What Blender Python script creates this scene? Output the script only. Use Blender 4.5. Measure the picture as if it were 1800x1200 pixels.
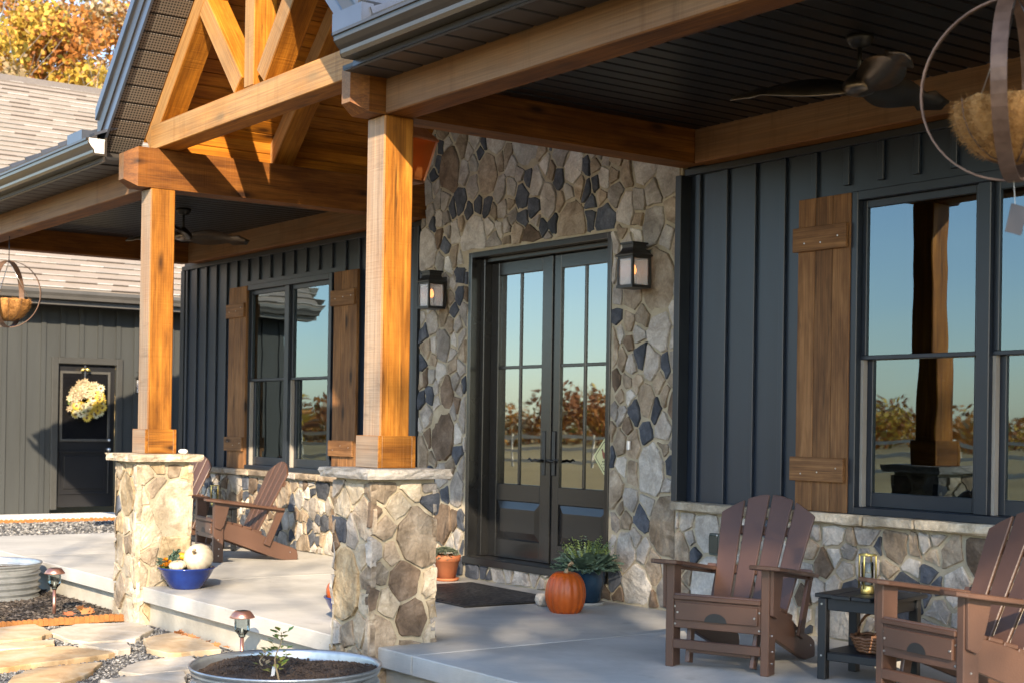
import bpy, bmesh, math, random
from mathutils import Vector, Matrix, Euler
random.seed(7)
SC = bpy.context.scene
COL = SC.collection
for o in list(bpy.data.objects):
    bpy.data.objects.remove(o)

# ---------------------------------------------------------------- camera
cam_d = bpy.data.cameras.new('camera')
cam = bpy.data.objects.new('camera', cam_d)
COL.objects.link(cam)
SC.camera = cam
YAW, PITCH, ROLL = 0.627694, 0.005756, 0.015622
dv = Vector((-math.cos(YAW)*math.cos(PITCH), math.sin(YAW)*math.cos(PITCH), math.sin(PITCH)))
rv = dv.cross(Vector((0, 0, 1))).normalized()
uv = rv.cross(dv)
r2 = rv*math.cos(ROLL) + uv*math.sin(ROLL)
u2 = uv*math.cos(ROLL) - rv*math.sin(ROLL)
M = Matrix((r2, u2, -dv)).transposed().to_4x4()
M.translation = Vector((7.1171, -6.7439, 1.2325))
cam.matrix_world = M
cam_d.sensor_fit = 'HORIZONTAL'
cam_d.sensor_width = 36.0
cam_d.lens = 2578.87*36/1800
cam_d.shift_y = (733.59-600)/1800
cam_d.clip_start = 0.1
cam_d.clip_end = 2000
cam_d.dof.use_dof = True
cam_d.dof.focus_distance = 9.2
cam_d.dof.aperture_fstop = 4.0

# ---------------------------------------------------------------- light
SUN = Vector((1.58, -1.0, 0.93)).normalized()          # direction towards the sun
sun_el = math.asin(SUN.z)
sun_az = math.atan2(SUN.x, SUN.y)                      # clockwise from +Y
w = bpy.data.worlds.new('World')
SC.world = w
w.use_nodes = True
nt = w.node_tree
sky = nt.nodes.new('ShaderNodeTexSky')
sky.sky_type = 'NISHITA'
sky.sun_disc = False
sky.sun_elevation = sun_el
sky.sun_rotation = sun_az
sky.air_density = 1.0
sky.dust_density = 0.5
sky.ozone_density = 2.4
bgn = nt.nodes['Background']
bgn.inputs[1].default_value = 0.15
nt.links.new(sky.outputs[0], bgn.inputs[0])
sd = bpy.data.lights.new('sun', 'SUN')
sd.energy = 4.3
sd.angle = math.radians(0.53)
sd.color = (1.0, 0.82, 0.60)
so = bpy.data.objects.new('sun', sd)
COL.objects.link(so)
so.rotation_euler = (-SUN).to_track_quat('-Z', 'Y').to_euler()
so.location = (20, -16, 20)
SC.view_settings.view_transform = 'Standard'
SC.view_settings.look = 'None'
SC.view_settings.exposure = 1.6
SC.view_settings.gamma = 1.0
SC.render.engine = 'CYCLES'
SC.cycles.use_denoising = True
SC.cycles.max_bounces = 8
SC.cycles.diffuse_bounces = 2
SC.cycles.transparent_max_bounces = 12
SC.cycles.caustics_reflective = False

# ---------------------------------------------------------------- materials
def nodes_of(name):
    m = bpy.data.materials.new(name)
    m.use_nodes = True
    t = m.node_tree
    return m, t, t.nodes['Principled BSDF']

def rgb(c):
    return (c[0], c[1], c[2], 1.0)

def coords(t, scale=(1, 1, 1), rnd=True, kind='Object'):
    tc = t.nodes.new('ShaderNodeTexCoord')
    mp = t.nodes.new('ShaderNodeMapping')
    mp.inputs['Scale'].default_value = scale
    t.links.new(tc.outputs[kind], mp.inputs[0])
    if rnd:
        oi = t.nodes.new('ShaderNodeObjectInfo')
        mu = t.nodes.new('ShaderNodeMath'); mu.operation = 'MULTIPLY'; mu.inputs[1].default_value = 37.0
        t.links.new(oi.outputs['Random'], mu.inputs[0])
        cb = t.nodes.new('ShaderNodeCombineXYZ')
        for i in range(3):
            t.links.new(mu.outputs[0], cb.inputs[i])
        t.links.new(cb.outputs[0], mp.inputs['Location'])
    return mp.outputs[0]

def noise(t, vec, scale, detail=4, rough=0.55, dist=0.0):
    n = t.nodes.new('ShaderNodeTexNoise')
    n.inputs['Scale'].default_value = scale
    n.inputs['Detail'].default_value = detail
    n.inputs['Roughness'].default_value = rough
    n.inputs['Distortion'].default_value = dist
    t.links.new(vec, n.inputs['Vector'])
    return n.outputs[0]

def ramp(t, fac, stops):
    r = t.nodes.new('ShaderNodeValToRGB')
    el = r.color_ramp.elements
    while len(el) < len(stops):
        el.new(0.5)
    for e, (p, c) in zip(el, stops):
        e.position = p
        e.color = rgb(c)
    t.links.new(fac, r.inputs[0])
    return r.outputs[0]

def mix(t, fac, a, b, mode='MIX'):
    m = t.nodes.new('ShaderNodeMix'); m.data_type = 'RGBA'; m.blend_type = mode
    for sock, v in ((m.inputs[0], fac), (m.inputs[6], a), (m.inputs[7], b)):
        if hasattr(v, 'is_linked'):
            t.links.new(v, sock)
        elif isinstance(v, (int, float)):
            sock.default_value = v
        else:
            sock.default_value = rgb(v)
    return m.outputs[2]

def bump(t, bsdf, h, strength=0.3, dist=0.01, prev=None):
    b = t.nodes.new('ShaderNodeBump')
    b.inputs['Strength'].default_value = strength
    b.inputs['Distance'].default_value = dist
    t.links.new(h, b.inputs['Height'])
    if prev is not None:
        t.links.new(prev, b.inputs['Normal'])
    t.links.new(b.outputs[0], bsdf.inputs['Normal'])
    return b.outputs[0]

def vary(t, col, amt=0.25):
    """brightness differs from object to object"""
    oi = t.nodes.new('ShaderNodeObjectInfo')
    mr = t.nodes.new('ShaderNodeMapRange')
    mr.inputs['To Min'].default_value = 1-amt
    mr.inputs['To Max'].default_value = 1+amt
    t.links.new(oi.outputs['Random'], mr.inputs[0])
    h = t.nodes.new('ShaderNodeHueSaturation')
    t.links.new(mr.outputs[0], h.inputs['Value'])
    t.links.new(col, h.inputs['Color'])
    return h.outputs[0]

def simple(name, c1, c2=None, scale=6, rough=0.6, bmp=0.0, bscale=None, metal=0.0, spec=None, var=0.0, bdist=0.01, stretch=(1, 1, 1), rrange=0.0):
    m, t, b = nodes_of(name)
    b.inputs['Roughness'].default_value = rough
    b.inputs['Metallic'].default_value = metal
    if spec is not None:
        b.inputs['Specular IOR Level'].default_value = spec
    v = coords(t, stretch)
    n = noise(t, v, scale)
    col = ramp(t, n, [(0.3, c1), (0.7, c2 or c1)])
    if var:
        col = vary(t, col, var)
    t.links.new(col, b.inputs['Base Color'])
    if rrange:
        mr = t.nodes.new('ShaderNodeMapRange')
        mr.inputs['To Min'].default_value = rough-rrange
        mr.inputs['To Max'].default_value = rough+rrange
        t.links.new(n, mr.inputs[0])
        t.links.new(mr.outputs[0], b.inputs['Roughness'])
    if bmp:
        bump(t, b, noise(t, v, bscale or scale*4, 6), bmp, bdist)
    return m

MAT = {}
def stone_mat(name, a, b_, c, rough=0.85, bs=0.55):
    m, t, b = nodes_of(name)
    v = coords(t)
    n1 = noise(t, v, 7, 6, 0.62, 0.6)
    col = ramp(t, n1, [(0.34, a), (0.52, b_), (0.68, c)])
    n2 = noise(t, v, 60, 3)
    col = mix(t, 0.35, col, ramp(t, n2, [(0.3, (0.55, 0.53, 0.5)), (0.7, (1.25, 1.22, 1.2))]), 'MULTIPLY')
    st_ = noise(t, coords(t, (1, 1, 2.2)), 3.2, 5, .65, 1.4)
    col = mix(t, ramp(t, st_, [(0.54, (0, 0, 0)), (0.70, (.3, .3, .3))]), col, tuple(x*.7 for x in a))
    col = vary(t, col, 0.28)
    t.links.new(col, b.inputs['Base Color'])
    b.inputs['Roughness'].default_value = rough
    b.inputs['Specular IOR Level'].default_value = 0.25
    p = bump(t, b, noise(t, v, 5, 3, 0.5, 1.2), bs, 0.06)
    p = bump(t, b, noise(t, v, 22, 8, 0.7, 0.6), bs, 0.022, p)
    bump(t, b, n2, 0.25, 0.006, p)
    return m
MAT['st_tan'] = stone_mat('stone_tan', (.19, .145, .10), (.32, .255, .185), (.43, .36, .275))
MAT['st_grey'] = stone_mat('stone_grey', (.24, .213, .185), (.37, .335, .295), (.48, .445, .40))
MAT['st_pale'] = stone_mat('stone_pale', (.34, .31, .27), (.47, .435, .385), (.58, .545, .49))
MAT['st_brown'] = stone_mat('stone_brown', (.095, .067, .046), (.165, .118, .082), (.24, .18, .13))
MAT['st_slate'] = stone_mat('stone_slate', (.044, .050, .062), (.074, .082, .10), (.12, .128, .146), 0.75)
MAT['st_gold'] = stone_mat('stone_gold', (.27, .195, .11), (.42, .325, .20), (.52, .425, .295))
MAT['st_cream'] = stone_mat('stone_cream', (.32, .26, .18), (.48, .405, .30), (.59, .52, .41))
MAT['mortar'] = simple('mortar', (.33, .275, .185), (.46, .395, .285), 9, 0.95, 0.6, 55, bdist=0.012)

def wood_mat(name, dark, mid, light, weather=None, wamt=0.0, gs=1.0, rough=0.62, knots=True, saw=0.25):
    """grain runs along local X; faces turned to the weather (front, -Y) go grey-tan"""
    m, t, b = nodes_of(name)
    v = coords(t, (1.1*gs, 11*gs, 11*gs))
    g = noise(t, v, 1.6, 7, 0.62, 0.9)
    col = ramp(t, g, [(0.25, dark), (0.5, mid), (0.72, light)])
    v2 = coords(t, (0.5*gs, 46*gs, 46*gs))
    fine = noise(t, v2, 2.0, 3, 0.6)
    col = mix(t, 0.55, col, ramp(t, fine, [(0.3, (.45, .40, .36)), (0.62, (1.22, 1.2, 1.18))]), 'MULTIPLY')
    bl = noise(t, coords(t, (1.2, 3.5, 3.5)), 1.4, 4, 0.6)
    col = mix(t, 0.8, col, ramp(t, bl, [(0.34, (.55, .5, .46)), (0.6, (1.12, 1.12, 1.12))]), 'MULTIPLY')
    if knots:
        v3 = coords(t, (1.6, 5.0, 5.0))
        vo = t.nodes.new('ShaderNodeTexVoronoi')
        vo.inputs['Scale'].default_value = 1.0
        t.links.new(v3, vo.inputs['Vector'])
        k = ramp(t, vo.outputs['Distance'], [(0.065, (1, 1, 1)), (0.10, (.6, .6, .6)), (0.19, (0, 0, 0))])
        col = mix(t, k, col, tuple(x*0.28 for x in dark))
    # drying checks: thin dark lines along the grain
    ck = noise(t, coords(t, (0.55*gs, 30*gs, 30*gs)), 1.0, 2, 0.5, 0.3)
    ckr = ramp(t, ck, [(0.485, (0, 0, 0)), (0.5, (.8, .8, .8)), (0.515, (0, 0, 0))])
    ckm = noise(t, coords(t, (1.5, 3, 3)), 1.3, 2)
    ckf = mix(t, 1.0, ckr, ramp(t, ckm, [(0.5, (0, 0, 0)), (0.62, (1, 1, 1))]), 'MULTIPLY')
    col = mix(t, ckf, col, tuple(x*0.25 for x in dark))
    if weather:
        ge = t.nodes.new('ShaderNodeNewGeometry')
        sx = t.nodes.new('ShaderNodeSeparateXYZ')
        t.links.new(ge.outputs['Normal'], sx.inputs[0])
        mr = t.nodes.new('ShaderNodeMapRange')
        mr.inputs['From Min'].default_value = -0.6
        mr.inputs['From Max'].default_value = -0.95
        mr.inputs['To Min'].default_value = 0
        mr.inputs['To Max'].default_value = 1
        t.links.new(sx.outputs[1], mr.inputs[0])
        v4 = coords(t, (0.6, 2.5, 2.5))
        wn = noise(t, v4, 2.2, 6, 0.6)
        mm = t.nodes.new('ShaderNodeMapRange')
        mm.inputs['From Min'].default_value = 0.3; mm.inputs['From Max'].default_value = 0.62
        mm.inputs['To Min'].default_value = wamt*0.55; mm.inputs['To Max'].default_value = wamt
        t.links.new(wn, mm.inputs[0])
        mu = t.nodes.new('ShaderNodeMath'); mu.operation = 'MULTIPLY'
        t.links.new(mr.outputs[0], mu.inputs[0]); t.links.new(mm.outputs[0], mu.inputs[1])
        wc = mix(t, 0.8, weather, ramp(t, fine, [(0.25, (.55, .52, .5)), (0.7, (1.2, 1.2, 1.2))]), 'MULTIPLY')
        v6 = coords(t, (5.0, 1.0, 0.35))
        sn = noise(t, v6, 2.0, 5, 0.7)
        wc = mix(t, ramp(t, sn, [(0.56, (0, 0, 0)), (0.72, (.65, .65, .65))]), wc, tuple(x*0.45 for x in weather))
        col = mix(t, mu.outputs[0], col, wc)
    col = vary(t, col, 0.12)
    t.links.new(col, b.inputs['Base Color'])
    b.inputs['Roughness'].default_value = rough
    b.inputs['Specular IOR Level'].default_value = 0.3
    p = bump(t, b, fine, 0.25, 0.004)
    if saw:
        v5 = coords(t, (60, 1.2, 1.2))
        bump(t, b, noise(t, v5, 1.5, 2), saw*1.6, 0.006, p)
    return m
MAT['timber'] = wood_mat('cedar_timber', (.095, .030, .004), (.185, .064, .008), (.265, .105, .016), (.25, .155, .086), 0.85)
MAT['timber_truss'] = wood_mat('cedar_truss_timber', (.19, .064, .005), (.35, .130, .010), (.45, .19, .022), (.38, .25, .12), 0.7)
MAT['timber_post'] = wood_mat('cedar_post', (.145, .048, .005), (.285, .108, .011), (.39, .165, .024), (.33, .245, .17), 1.0)
MAT['board'] = wood_mat('pine_board', (.23, .072, .004), (.40, .140, .007), (.50, .195, .014), gs=0.8, saw=0)
MAT['shutter'] = wood_mat('cedar_shutter', (.125, .056, .019), (.215, .104, .038), (.29, .15, .062), gs=1.2, saw=0.1)

def siding_mat(name, c, rough, bs=0.06):
    m, t, b = nodes_of(name)
    v = coords(t, (1, 1, 0.15))
    n = noise(t, v, 4, 4)
    lo = tuple(x*0.82 for x in c); hi = tuple(x*1.15 for x in c)
    t.links.new(ramp(t, n, [(0.3, lo), (0.7, hi)]), b.inputs['Base Color'])
    b.inputs['Roughness'].default_value = rough
    bump(t, b, noise(t, coords(t, (1, 1, .06)), 40, 4), bs, 0.006)
    return m
MAT['siding'] = siding_mat('dark_blue_grey_siding', (.0120, .0195, .0330), 0.34)
MAT['gsiding'] = siding_mat('grey_green_siding', (.030, .033, .032), 0.7, 0.15)
MAT['trim'] = simple('dark_trim', (.009, .012, .0165), (.013, .017, .022), 5, 0.42)
MAT['doorpaint'] = simple('black_door_paint', (.012, .0122, .0125), (.016, .016, .016), 4, 0.22, 0.02, 60)
MAT['vinyl'] = simple('dark_window_frame', (.008, .012, .019), (.012, .017, .026), 4, 0.35)
MAT['tanvinyl'] = simple('tan_window_track', (.30, .27, .23), (.34, .31, .27), 4, 0.5)
MAT['bronze'] = simple('dark_bronze_metal', (.030, .025, .021), (.040, .034, .028), 5, 0.30, metal=0.0, spec=0.6)
MAT['soffit'] = simple('dark_soffit', (.030, .026, .022), (.038, .033, .028), 6, 0.5)
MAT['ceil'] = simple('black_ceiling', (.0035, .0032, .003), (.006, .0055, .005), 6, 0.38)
MAT['roofmetal'] = simple('blue_grey_roof_metal', (.085, .10, .13), (.11, .125, .16), 3, 0.3, 0.03, 6, metal=0.5)
MAT['black'] = simple('black_iron', (.012, .012, .012), (.018, .017, .016), 8, 0.42)
MAT['hdpe'] = simple('brown_plastic_lumber', (.080, .041, .027), (.100, .052, .034), 5, 0.36, 0.08, 90, var=.06, stretch=(1, 1, 1))
MAT['hdpeblack'] = simple('black_plastic_lumber', (.007, .0085, .011), (.010, .012, .015), 5, 0.45, 0.06, 80)
MAT['steel'] = simple('bolt_steel', (.55, .55, .55), (.65, .65, .64), 5, 0.3, metal=1.0)
MAT['gold'] = simple('brass', (.62, .47, .14), (.75, .58, .2), 5, 0.3, metal=0.9)
MAT['whiteish'] = simple('off_white', (.62, .6, .56), (.7, .68, .64), 5, 0.6)

def concrete_mat():
    m, t, b = nodes_of('broom_concrete')
    v = coords(t, rnd=False)
    n = noise(t, v, 1.3, 6, 0.6)
    col = ramp(t, n, [(0.3, (.40, .385, .35)), (0.7, (.53, .51, .465))])
    n2 = noise(t, coords(t, (2, 60, 60), rnd=False), 4, 3)
    col = mix(t, 0.25, col, ramp(t, n2, [(0.3, (.75, .75, .75)), (0.7, (1.15, 1.15, 1.15))]), 'MULTIPLY')
    n3 = noise(t, v, 5.5, 3, 0.5)
    col = mix(t, ramp(t, n3, [(0.66, (0, 0, 0)), (0.74, (.35, .35, .35))]), col, (.28, .26, .23))
    n4 = noise(t, v, 0.7, 8, 0.7, 0.8)
    col = mix(t, 0.5, col, ramp(t, n4, [(0.36, (.60, .59, .57)), (0.60, (1.1, 1.1, 1.1))]), 'MULTIPLY')
    n5 = noise(t, v, 38, 2, 0.5)
    col = mix(t, ramp(t, n5, [(0.70, (0, 0, 0)), (0.76, (.4, .4, .4))]), col, (.20, .18, .15))
    t.links.new(col, b.inputs['Base Color'])
    b.inputs['Roughness'].default_value = 0.78
    bump(t, b, n2, 0.12, 0.004)
    return m
MAT['concrete'] = concrete_mat()
MAT['found'] = simple('foundation_concrete', (.36, .33, .27), (.47, .44, .37), 5, 0.9, 0.3, 40)

def glass_mat(name, ior, rip=0.0, tint=(0.85, 0.95, 0.98)):
    m = bpy.data.materials.new(name); m.use_nodes = True
    t = m.node_tree; t.nodes.remove(t.nodes['Principled BSDF'])
    out = t.nodes['Material Output']
    gl = t.nodes.new('ShaderNodeBsdfGlossy'); gl.inputs['Roughness'].default_value = 0.012
    gl.inputs['Color'].default_value = rgb(tint)
    tr = t.nodes.new('ShaderNodeBsdfTransparent'); tr.inputs['Color'].default_value = (.62, .66, .66, 1)
    lw = t.nodes.new('ShaderNodeFresnel'); lw.inputs[0].default_value = ior
    ms = t.nodes.new('ShaderNodeMixShader')
    t.links.new(lw.outputs[0], ms.inputs[0]); t.links.new(tr.outputs[0], ms.inputs[1]); t.links.new(gl.outputs[0], ms.inputs[2])
    t.links.new(ms.outputs[0], out.inputs[0])
    if rip:
        v = coords(t, (1, 1, 1), rnd=True)
        n = noise(t, v, 2.3, 1, 0.4)
        bp = t.nodes.new('ShaderNodeBump'); bp.inputs['Strength'].default_value = rip; bp.inputs['Distance'].default_value = 0.02
        t.links.new(n, bp.inputs['Height']); t.links.new(bp.outputs[0], gl.inputs['Normal'])
    return m
MAT['glass'] = glass_mat('window_glass', 2.45, 0.07, (.72, .90, 1.0))
MAT['doorglass'] = glass_mat('door_glass', 3.3, 0.05)
MAT['clear'] = glass_mat('clear_glass', 1.5)

# ---------------------------------------------------------------- helpers
def tag(o, label=None, cat=None, group=None, kind=None):
    if label: o['label'] = label
    if cat: o['category'] = cat
    if group: o['group'] = group
    if kind: o['kind'] = kind
    return o

def empty(name, loc=(0, 0, 0), rz=0.0, parent=None):
    o = bpy.data.objects.new(name, None)
    o.empty_display_size = 0.2
    COL.objects.link(o)
    o.location = loc
    o.rotation_euler = (0, 0, rz)
    if parent: o.parent = parent
    return o

def getm(m):
    return MAT[m] if isinstance(m, str) else m

def link(name, me, parent=None, loc=(0, 0, 0), rot=(0, 0, 0), scale=None):
    o = bpy.data.objects.new(name, me)
    COL.objects.link(o)
    o.location = loc
    o.rotation_euler = rot
    if scale: o.scale = scale
    if parent: o.parent = parent
    return o

def mesh(name, vs, fs, mat, smooth=False):
    me = bpy.data.meshes.new(name)
    me.from_pydata([tuple(v) for v in vs], [], fs)
    if mat is not None:
        me.materials.append(getm(mat))
    if smooth:
        me.polygons.foreach_set('use_smooth', [True]*len(me.polygons))
    me.update()
    return me

def from_bm(name, bm, mat, smooth=False):
    me = bpy.data.meshes.new(name)
    bm.normal_update()
    bm.to_mesh(me); bm.free()
    me.materials.append(getm(mat))
    if smooth:
        me.polygons.foreach_set('use_smooth', [True]*len(me.polygons))
    return me

def bm_box(bm, x0, x1, y0, y1, z0, z1, mtx=None):
    ps = [(x0, y0, z0), (x1, y0, z0), (x1, y1, z0), (x0, y1, z0), (x0, y0, z1), (x1, y0, z1), (x1, y1, z1), (x0, y1, z1)]
    vs = [bm.verts.new(mtx @ Vector(p) if mtx else p) for p in ps]
    fs = []
    for f in ((0, 3, 2, 1), (4, 5, 6, 7), (0, 1, 5, 4), (1, 2, 6, 5), (2, 3, 7, 6), (3, 0, 4, 7)):
        fs.append(bm.faces.new([vs[i] for i in f]))
    return vs, fs

def box(name, x0, x1, y0, y1, z0, z1, mat, parent=None, bev=0.0, center=True):
    """box given by its extents; the object's origin is its centre"""
    c = Vector(((x0+x1)/2, (y0+y1)/2, (z0+z1)/2)) if center else Vector((0, 0, 0))
    bm = bmesh.new()
    bm_box(bm, x0-c.x, x1-c.x, y0-c.y, y1-c.y, z0-c.z, z1-c.z)
    if bev:
        bmesh.ops.bevel(bm, geom=bm.edges[:], offset=bev, segments=1, affect='EDGES')
    return link(name, from_bm(name, bm, mat), parent, c)

def boxes(name, lst, mat, parent=None, bev=0.0, loc=(0, 0, 0)):
    """several boxes that make up ONE part"""
    bm = bmesh.new()
    L = Vector(loc)
    for (x0, x1, y0, y1, z0, z1) in lst:
        bm_box(bm, x0-L.x, x1-L.x, y0-L.y, y1-L.y, z0-L.z, z1-L.z)
    if bev:
        bmesh.ops.bevel(bm, geom=bm.edges[:], offset=bev, segments=1, affect='EDGES')
    return link(name, from_bm(name, bm, mat), parent, loc)

def beam(name, p0, p1, wy, hz, mat, parent=None, bev=0.007, up=(0, 0, 1), cut0=0.0, cut1=0.0):
    """timber with local X along its grain; wy across, hz in the up direction; cut0/cut1 shear the ends"""
    p0, p1 = Vector(p0), Vector(p1)
    d = p1-p0; L = d.length; x = d.normalized()
    if abs(Vector(up).normalized().dot(x)) > .99: up = (0, -1, 0)
    y = Vector(up).cross(x).normalized(); z = x.cross(y)
    bm = bmesh.new()
    vs, fs = bm_box(bm, -L/2, L/2, -wy/2, wy/2, -hz/2, hz/2)
    for v in vs:
        if v.co.x < 0: v.co.x += cut0*(v.co.z/hz)*2
        else: v.co.x += cut1*(v.co.z/hz)*2
    if bev:
        bmesh.ops.bevel(bm, geom=bm.edges[:], offset=bev, segments=1, affect='EDGES')
    o = link(name, from_bm(name, bm, mat), parent)
    mm = Matrix((x, y, z)).transposed().to_4x4(); mm.translation = (p0+p1)/2
    o.matrix_basis = mm
    return o

def tube_bm(bm, pts, rad, seg=8, cap=True):
    pts = [Vector(p) for p in pts]
    rads = rad if isinstance(rad, (list, tuple)) else [rad]*len(pts)
    rings = []
    n = len(pts)
    for i, p in enumerate(pts):
        t = (pts[min(i+1, n-1)]-pts[max(i-1, 0)]).normalized()
        a = Vector((0, 0, 1)) if abs(t.z) < 0.9 else Vector((1, 0, 0))
        u = t.cross(a).normalized(); v = t.cross(u)
        rings.append([bm.verts.new(p+(u*math.cos(2*math.pi*k/seg)+v*math.sin(2*math.pi*k/seg))*rads[i]) for k in range(seg)])
    for a, b in zip(rings, rings[1:]):
        for k in range(seg):
            bm.faces.new((a[k], a[(k+1) % seg], b[(k+1) % seg], b[k]))
    if cap:
        bm.faces.new(rings[0][::-1]); bm.faces.new(rings[-1])

def tube(name, pts, rad, mat, parent=None, seg=8, smooth=True):
    bm = bmesh.new(); tube_bm(bm, pts, rad, seg)
    return link(name, from_bm(name, bm, mat, smooth), parent)

def lathe_me(name, prof, mat, seg=24, smooth=True, ribs=0, ramp_=0.0):
    """prof: list of (r, z)"""
    vs, fs = [], []
    for (r, z) in prof:
        for k in range(seg):
            a = 2*math.pi*k/seg
            rr = r*(1 + (ramp_*abs(math.cos(ribs*a/2))-ramp_/2 if ribs else 0))
            vs.append((rr*math.cos(a), rr*math.sin(a), z))
    for i in range(len(prof)-1):
        for k in range(seg):
            a, b = i*seg+k, i*seg+(k+1) % seg
            fs.append((a, b, b+seg, a+seg))
    return mesh(name, vs, fs, mat, smooth)

def lathe(name, prof, mat, parent=None, loc=(0, 0, 0), seg=24, **k):
    return link(name, lathe_me(name, prof, mat, seg, **k), parent, loc)

def copy_tree(o, parent=None):
    c = o.copy(); COL.objects.link(c)
    c.parent = parent
    for ch in list(o.children):
        copy_tree(ch, c)
    return c

# ================================================================ constants (metres; wall plane y=0, porch floor z=0)
YP, PW, ZB, ZT, ZC = 2.496, 0.194, 2.977, 3.275, 3.20
XR, XL = 0.0, -3.391
GX = -1.795                    # gable centre line
GP = 0.98                      # gable pitch
def gz(x): return 3.352 + GP*(GX+3.682-abs(x-GX)) # underside of the gable roof
YF = -2.557                    # slab edge
X0, X1 = -8.55, 5.2            # house front from left corner to beyond the frame

# ================================================================ ground and paving
def sheet(name, poly, z, mat, sub=0, kind='structure'):
    bm = bmesh.new()
    f = bm.faces.new([bm.verts.new((x, y, z)) for x, y in poly])
    bmesh.ops.triangulate(bm, faces=[f])
    o = link(name, from_bm(name, bm, mat))
    return tag(o, kind=kind)

def ground_mat():
    m, t, b = nodes_of('field_grass')
    v = coords(t, rnd=False)
    n = noise(t, v, 0.08, 6)
    col = ramp(t, n, [(0.3, (.24, .17, .06)), (0.55, (.34, .25, .10)), (0.75, (.42, .32, .15))])
    n2 = noise(t, v, 6, 6, 0.7)
    col = mix(t, 0.6, col, ramp(t, n2, [(0.3, (.5, .5, .5)), (0.7, (1.3, 1.3, 1.3))]), 'MULTIPLY')
    t.links.new(col, b.inputs['Base Color']); b.inputs['Roughness'].default_value = 0.95
    bump(t, b, n2, 0.5, 0.05)
    return m
MAT['field'] = ground_mat()
MAT['mulchbase'] = simple('dark_mulch', (.022, .016, .013), (.07, .055, .045), 30, 0.95, 1.0, 120, bdist=0.03)
MAT['gravelbase'] = simple('grey_gravel', (.05, .05, .052), (.20, .19, .18), 70, 0.95, 1.0, 160, bdist=0.03)
MAT['soil'] = simple('garden_soil', (.045, .028, .018), (.13, .085, .055), 22, 0.95, 1.0, 90, bdist=0.03)

def big_ground():
    n = 60
    vs, fs = [], []
    ax = [-600, -300, -150, -90, -60, -45, -36, -30, -26, -22, -18, -14, -11, -9.2, -8.4, -7, -4, 0, 5, 12, 25, 60, 150, 300, 600]
    ay = [-600, -300, -180, -120, -80, -50, -30, -18, -10, -6, -4, -2.6, 0, 5, 10, 16, 24, 40, 80, 160, 300, 600]
    def h(x, y):
        z = -0.30
        if x < -8: z = -0.30 + 0.17*min(1, (-8-x)/1.2)
        k = max(0.0, min(1.0, (y+14)/18))
        if x < -24: z += k*(0.32*(-24-x) if x > -60 else 0.32*36+0.05*(-60-x))   # the wooded hillside behind the garage
        return z
    for y in ay:
        for x in ax:
            vs.append((x, y, h(x, y)))
    W = len(ax)
    for j in range(len(ay)-1):
        for i in range(W-1):
            a = j*W+i
            fs.append((a, a+1, a+1+W, a+W))
    o = link('ground', mesh('ground', vs, fs, 'field'))
    tag(o, kind='structure')
big_ground()

# porch slab: overhanging edge on a recessed foundation, cut by control joints into pours
slab = tag(empty('porch_slab', (0, 0, 0)), kind='structure')
jx = [-8.45, -6.1, -3.49, 0.47, 2.7, 5.6]
for a, b in zip(jx, jx[1:]):
    box('slab_section', a+0.003, b-0.003, YF, 0.0, -0.11, 0.0, 'concrete', slab, 0.006)
box('foundation', -8.40, 5.55, -2.50, -0.02, -0.6, -0.112, 'found', slab)

# gravel, beds, far walk
gravel = sheet('gravel', [(-3.52, -9), (8, -9), (8, -2.49), (-3.52, -2.49)], -0.285, 'gravelbase')
mulch = sheet('mulch_bed', [(-8.8, -9), (-3.53, -9), (-3.53, -2.49), (-8.8, -2.49)], -0.262, 'mulchbase')
farbed = sheet('gravel', [(-11.75, -9), (-8.47, -9), (-8.47, 3), (-11.75, 3)], -0.10, 'gravelbase')
walk = box('concrete_walk', -12.78, -11.78, -9, 2.6, -0.2, -0.055, simple('pale_concrete', (.62, .60, .56), (.72, .70, .66), 3, 0.85, 0.1, 30), None, 0.006)
tag(walk, kind='structure')

# ================================================================ stone veneer
def clip(poly, n, c):
    out = []
    for i in range(len(poly)):
        p, q = poly[i], poly[(i+1) % len(poly)]
        a = n[0]*p[0]+n[1]*p[1]-c; b = n[0]*q[0]+n[1]*q[1]-c
        if a <= 0: out.append(p)
        if (a < 0 < b) or (b < 0 < a):
            s = a/(a-b); out.append((p[0]+s*(q[0]-p[0]), p[1]+s*(q[1]-p[1])))
    return out

def inset(poly, g):
    out = poly[:]
    for i in range(len(poly)):
        p, q = poly[i], poly[(i+1) % len(poly)]
        ex, ez = q[0]-p[0], q[1]-p[1]; L = math.hypot(ex, ez)
        if L < 1e-6: continue
        n = (ez/L, -ex/L)      # outward for counter-clockwise polygons
        out = clip(out, n, n[0]*p[0]+n[1]*p[1]-g)
        if len(out) < 3: return []
    return out

def area(poly):
    return 0.5*sum(poly[i][0]*poly[(i+1) % len(poly)][1]-poly[(i+1) % len(poly)][0]*poly[i][1] for i in range(len(poly)))

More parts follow.
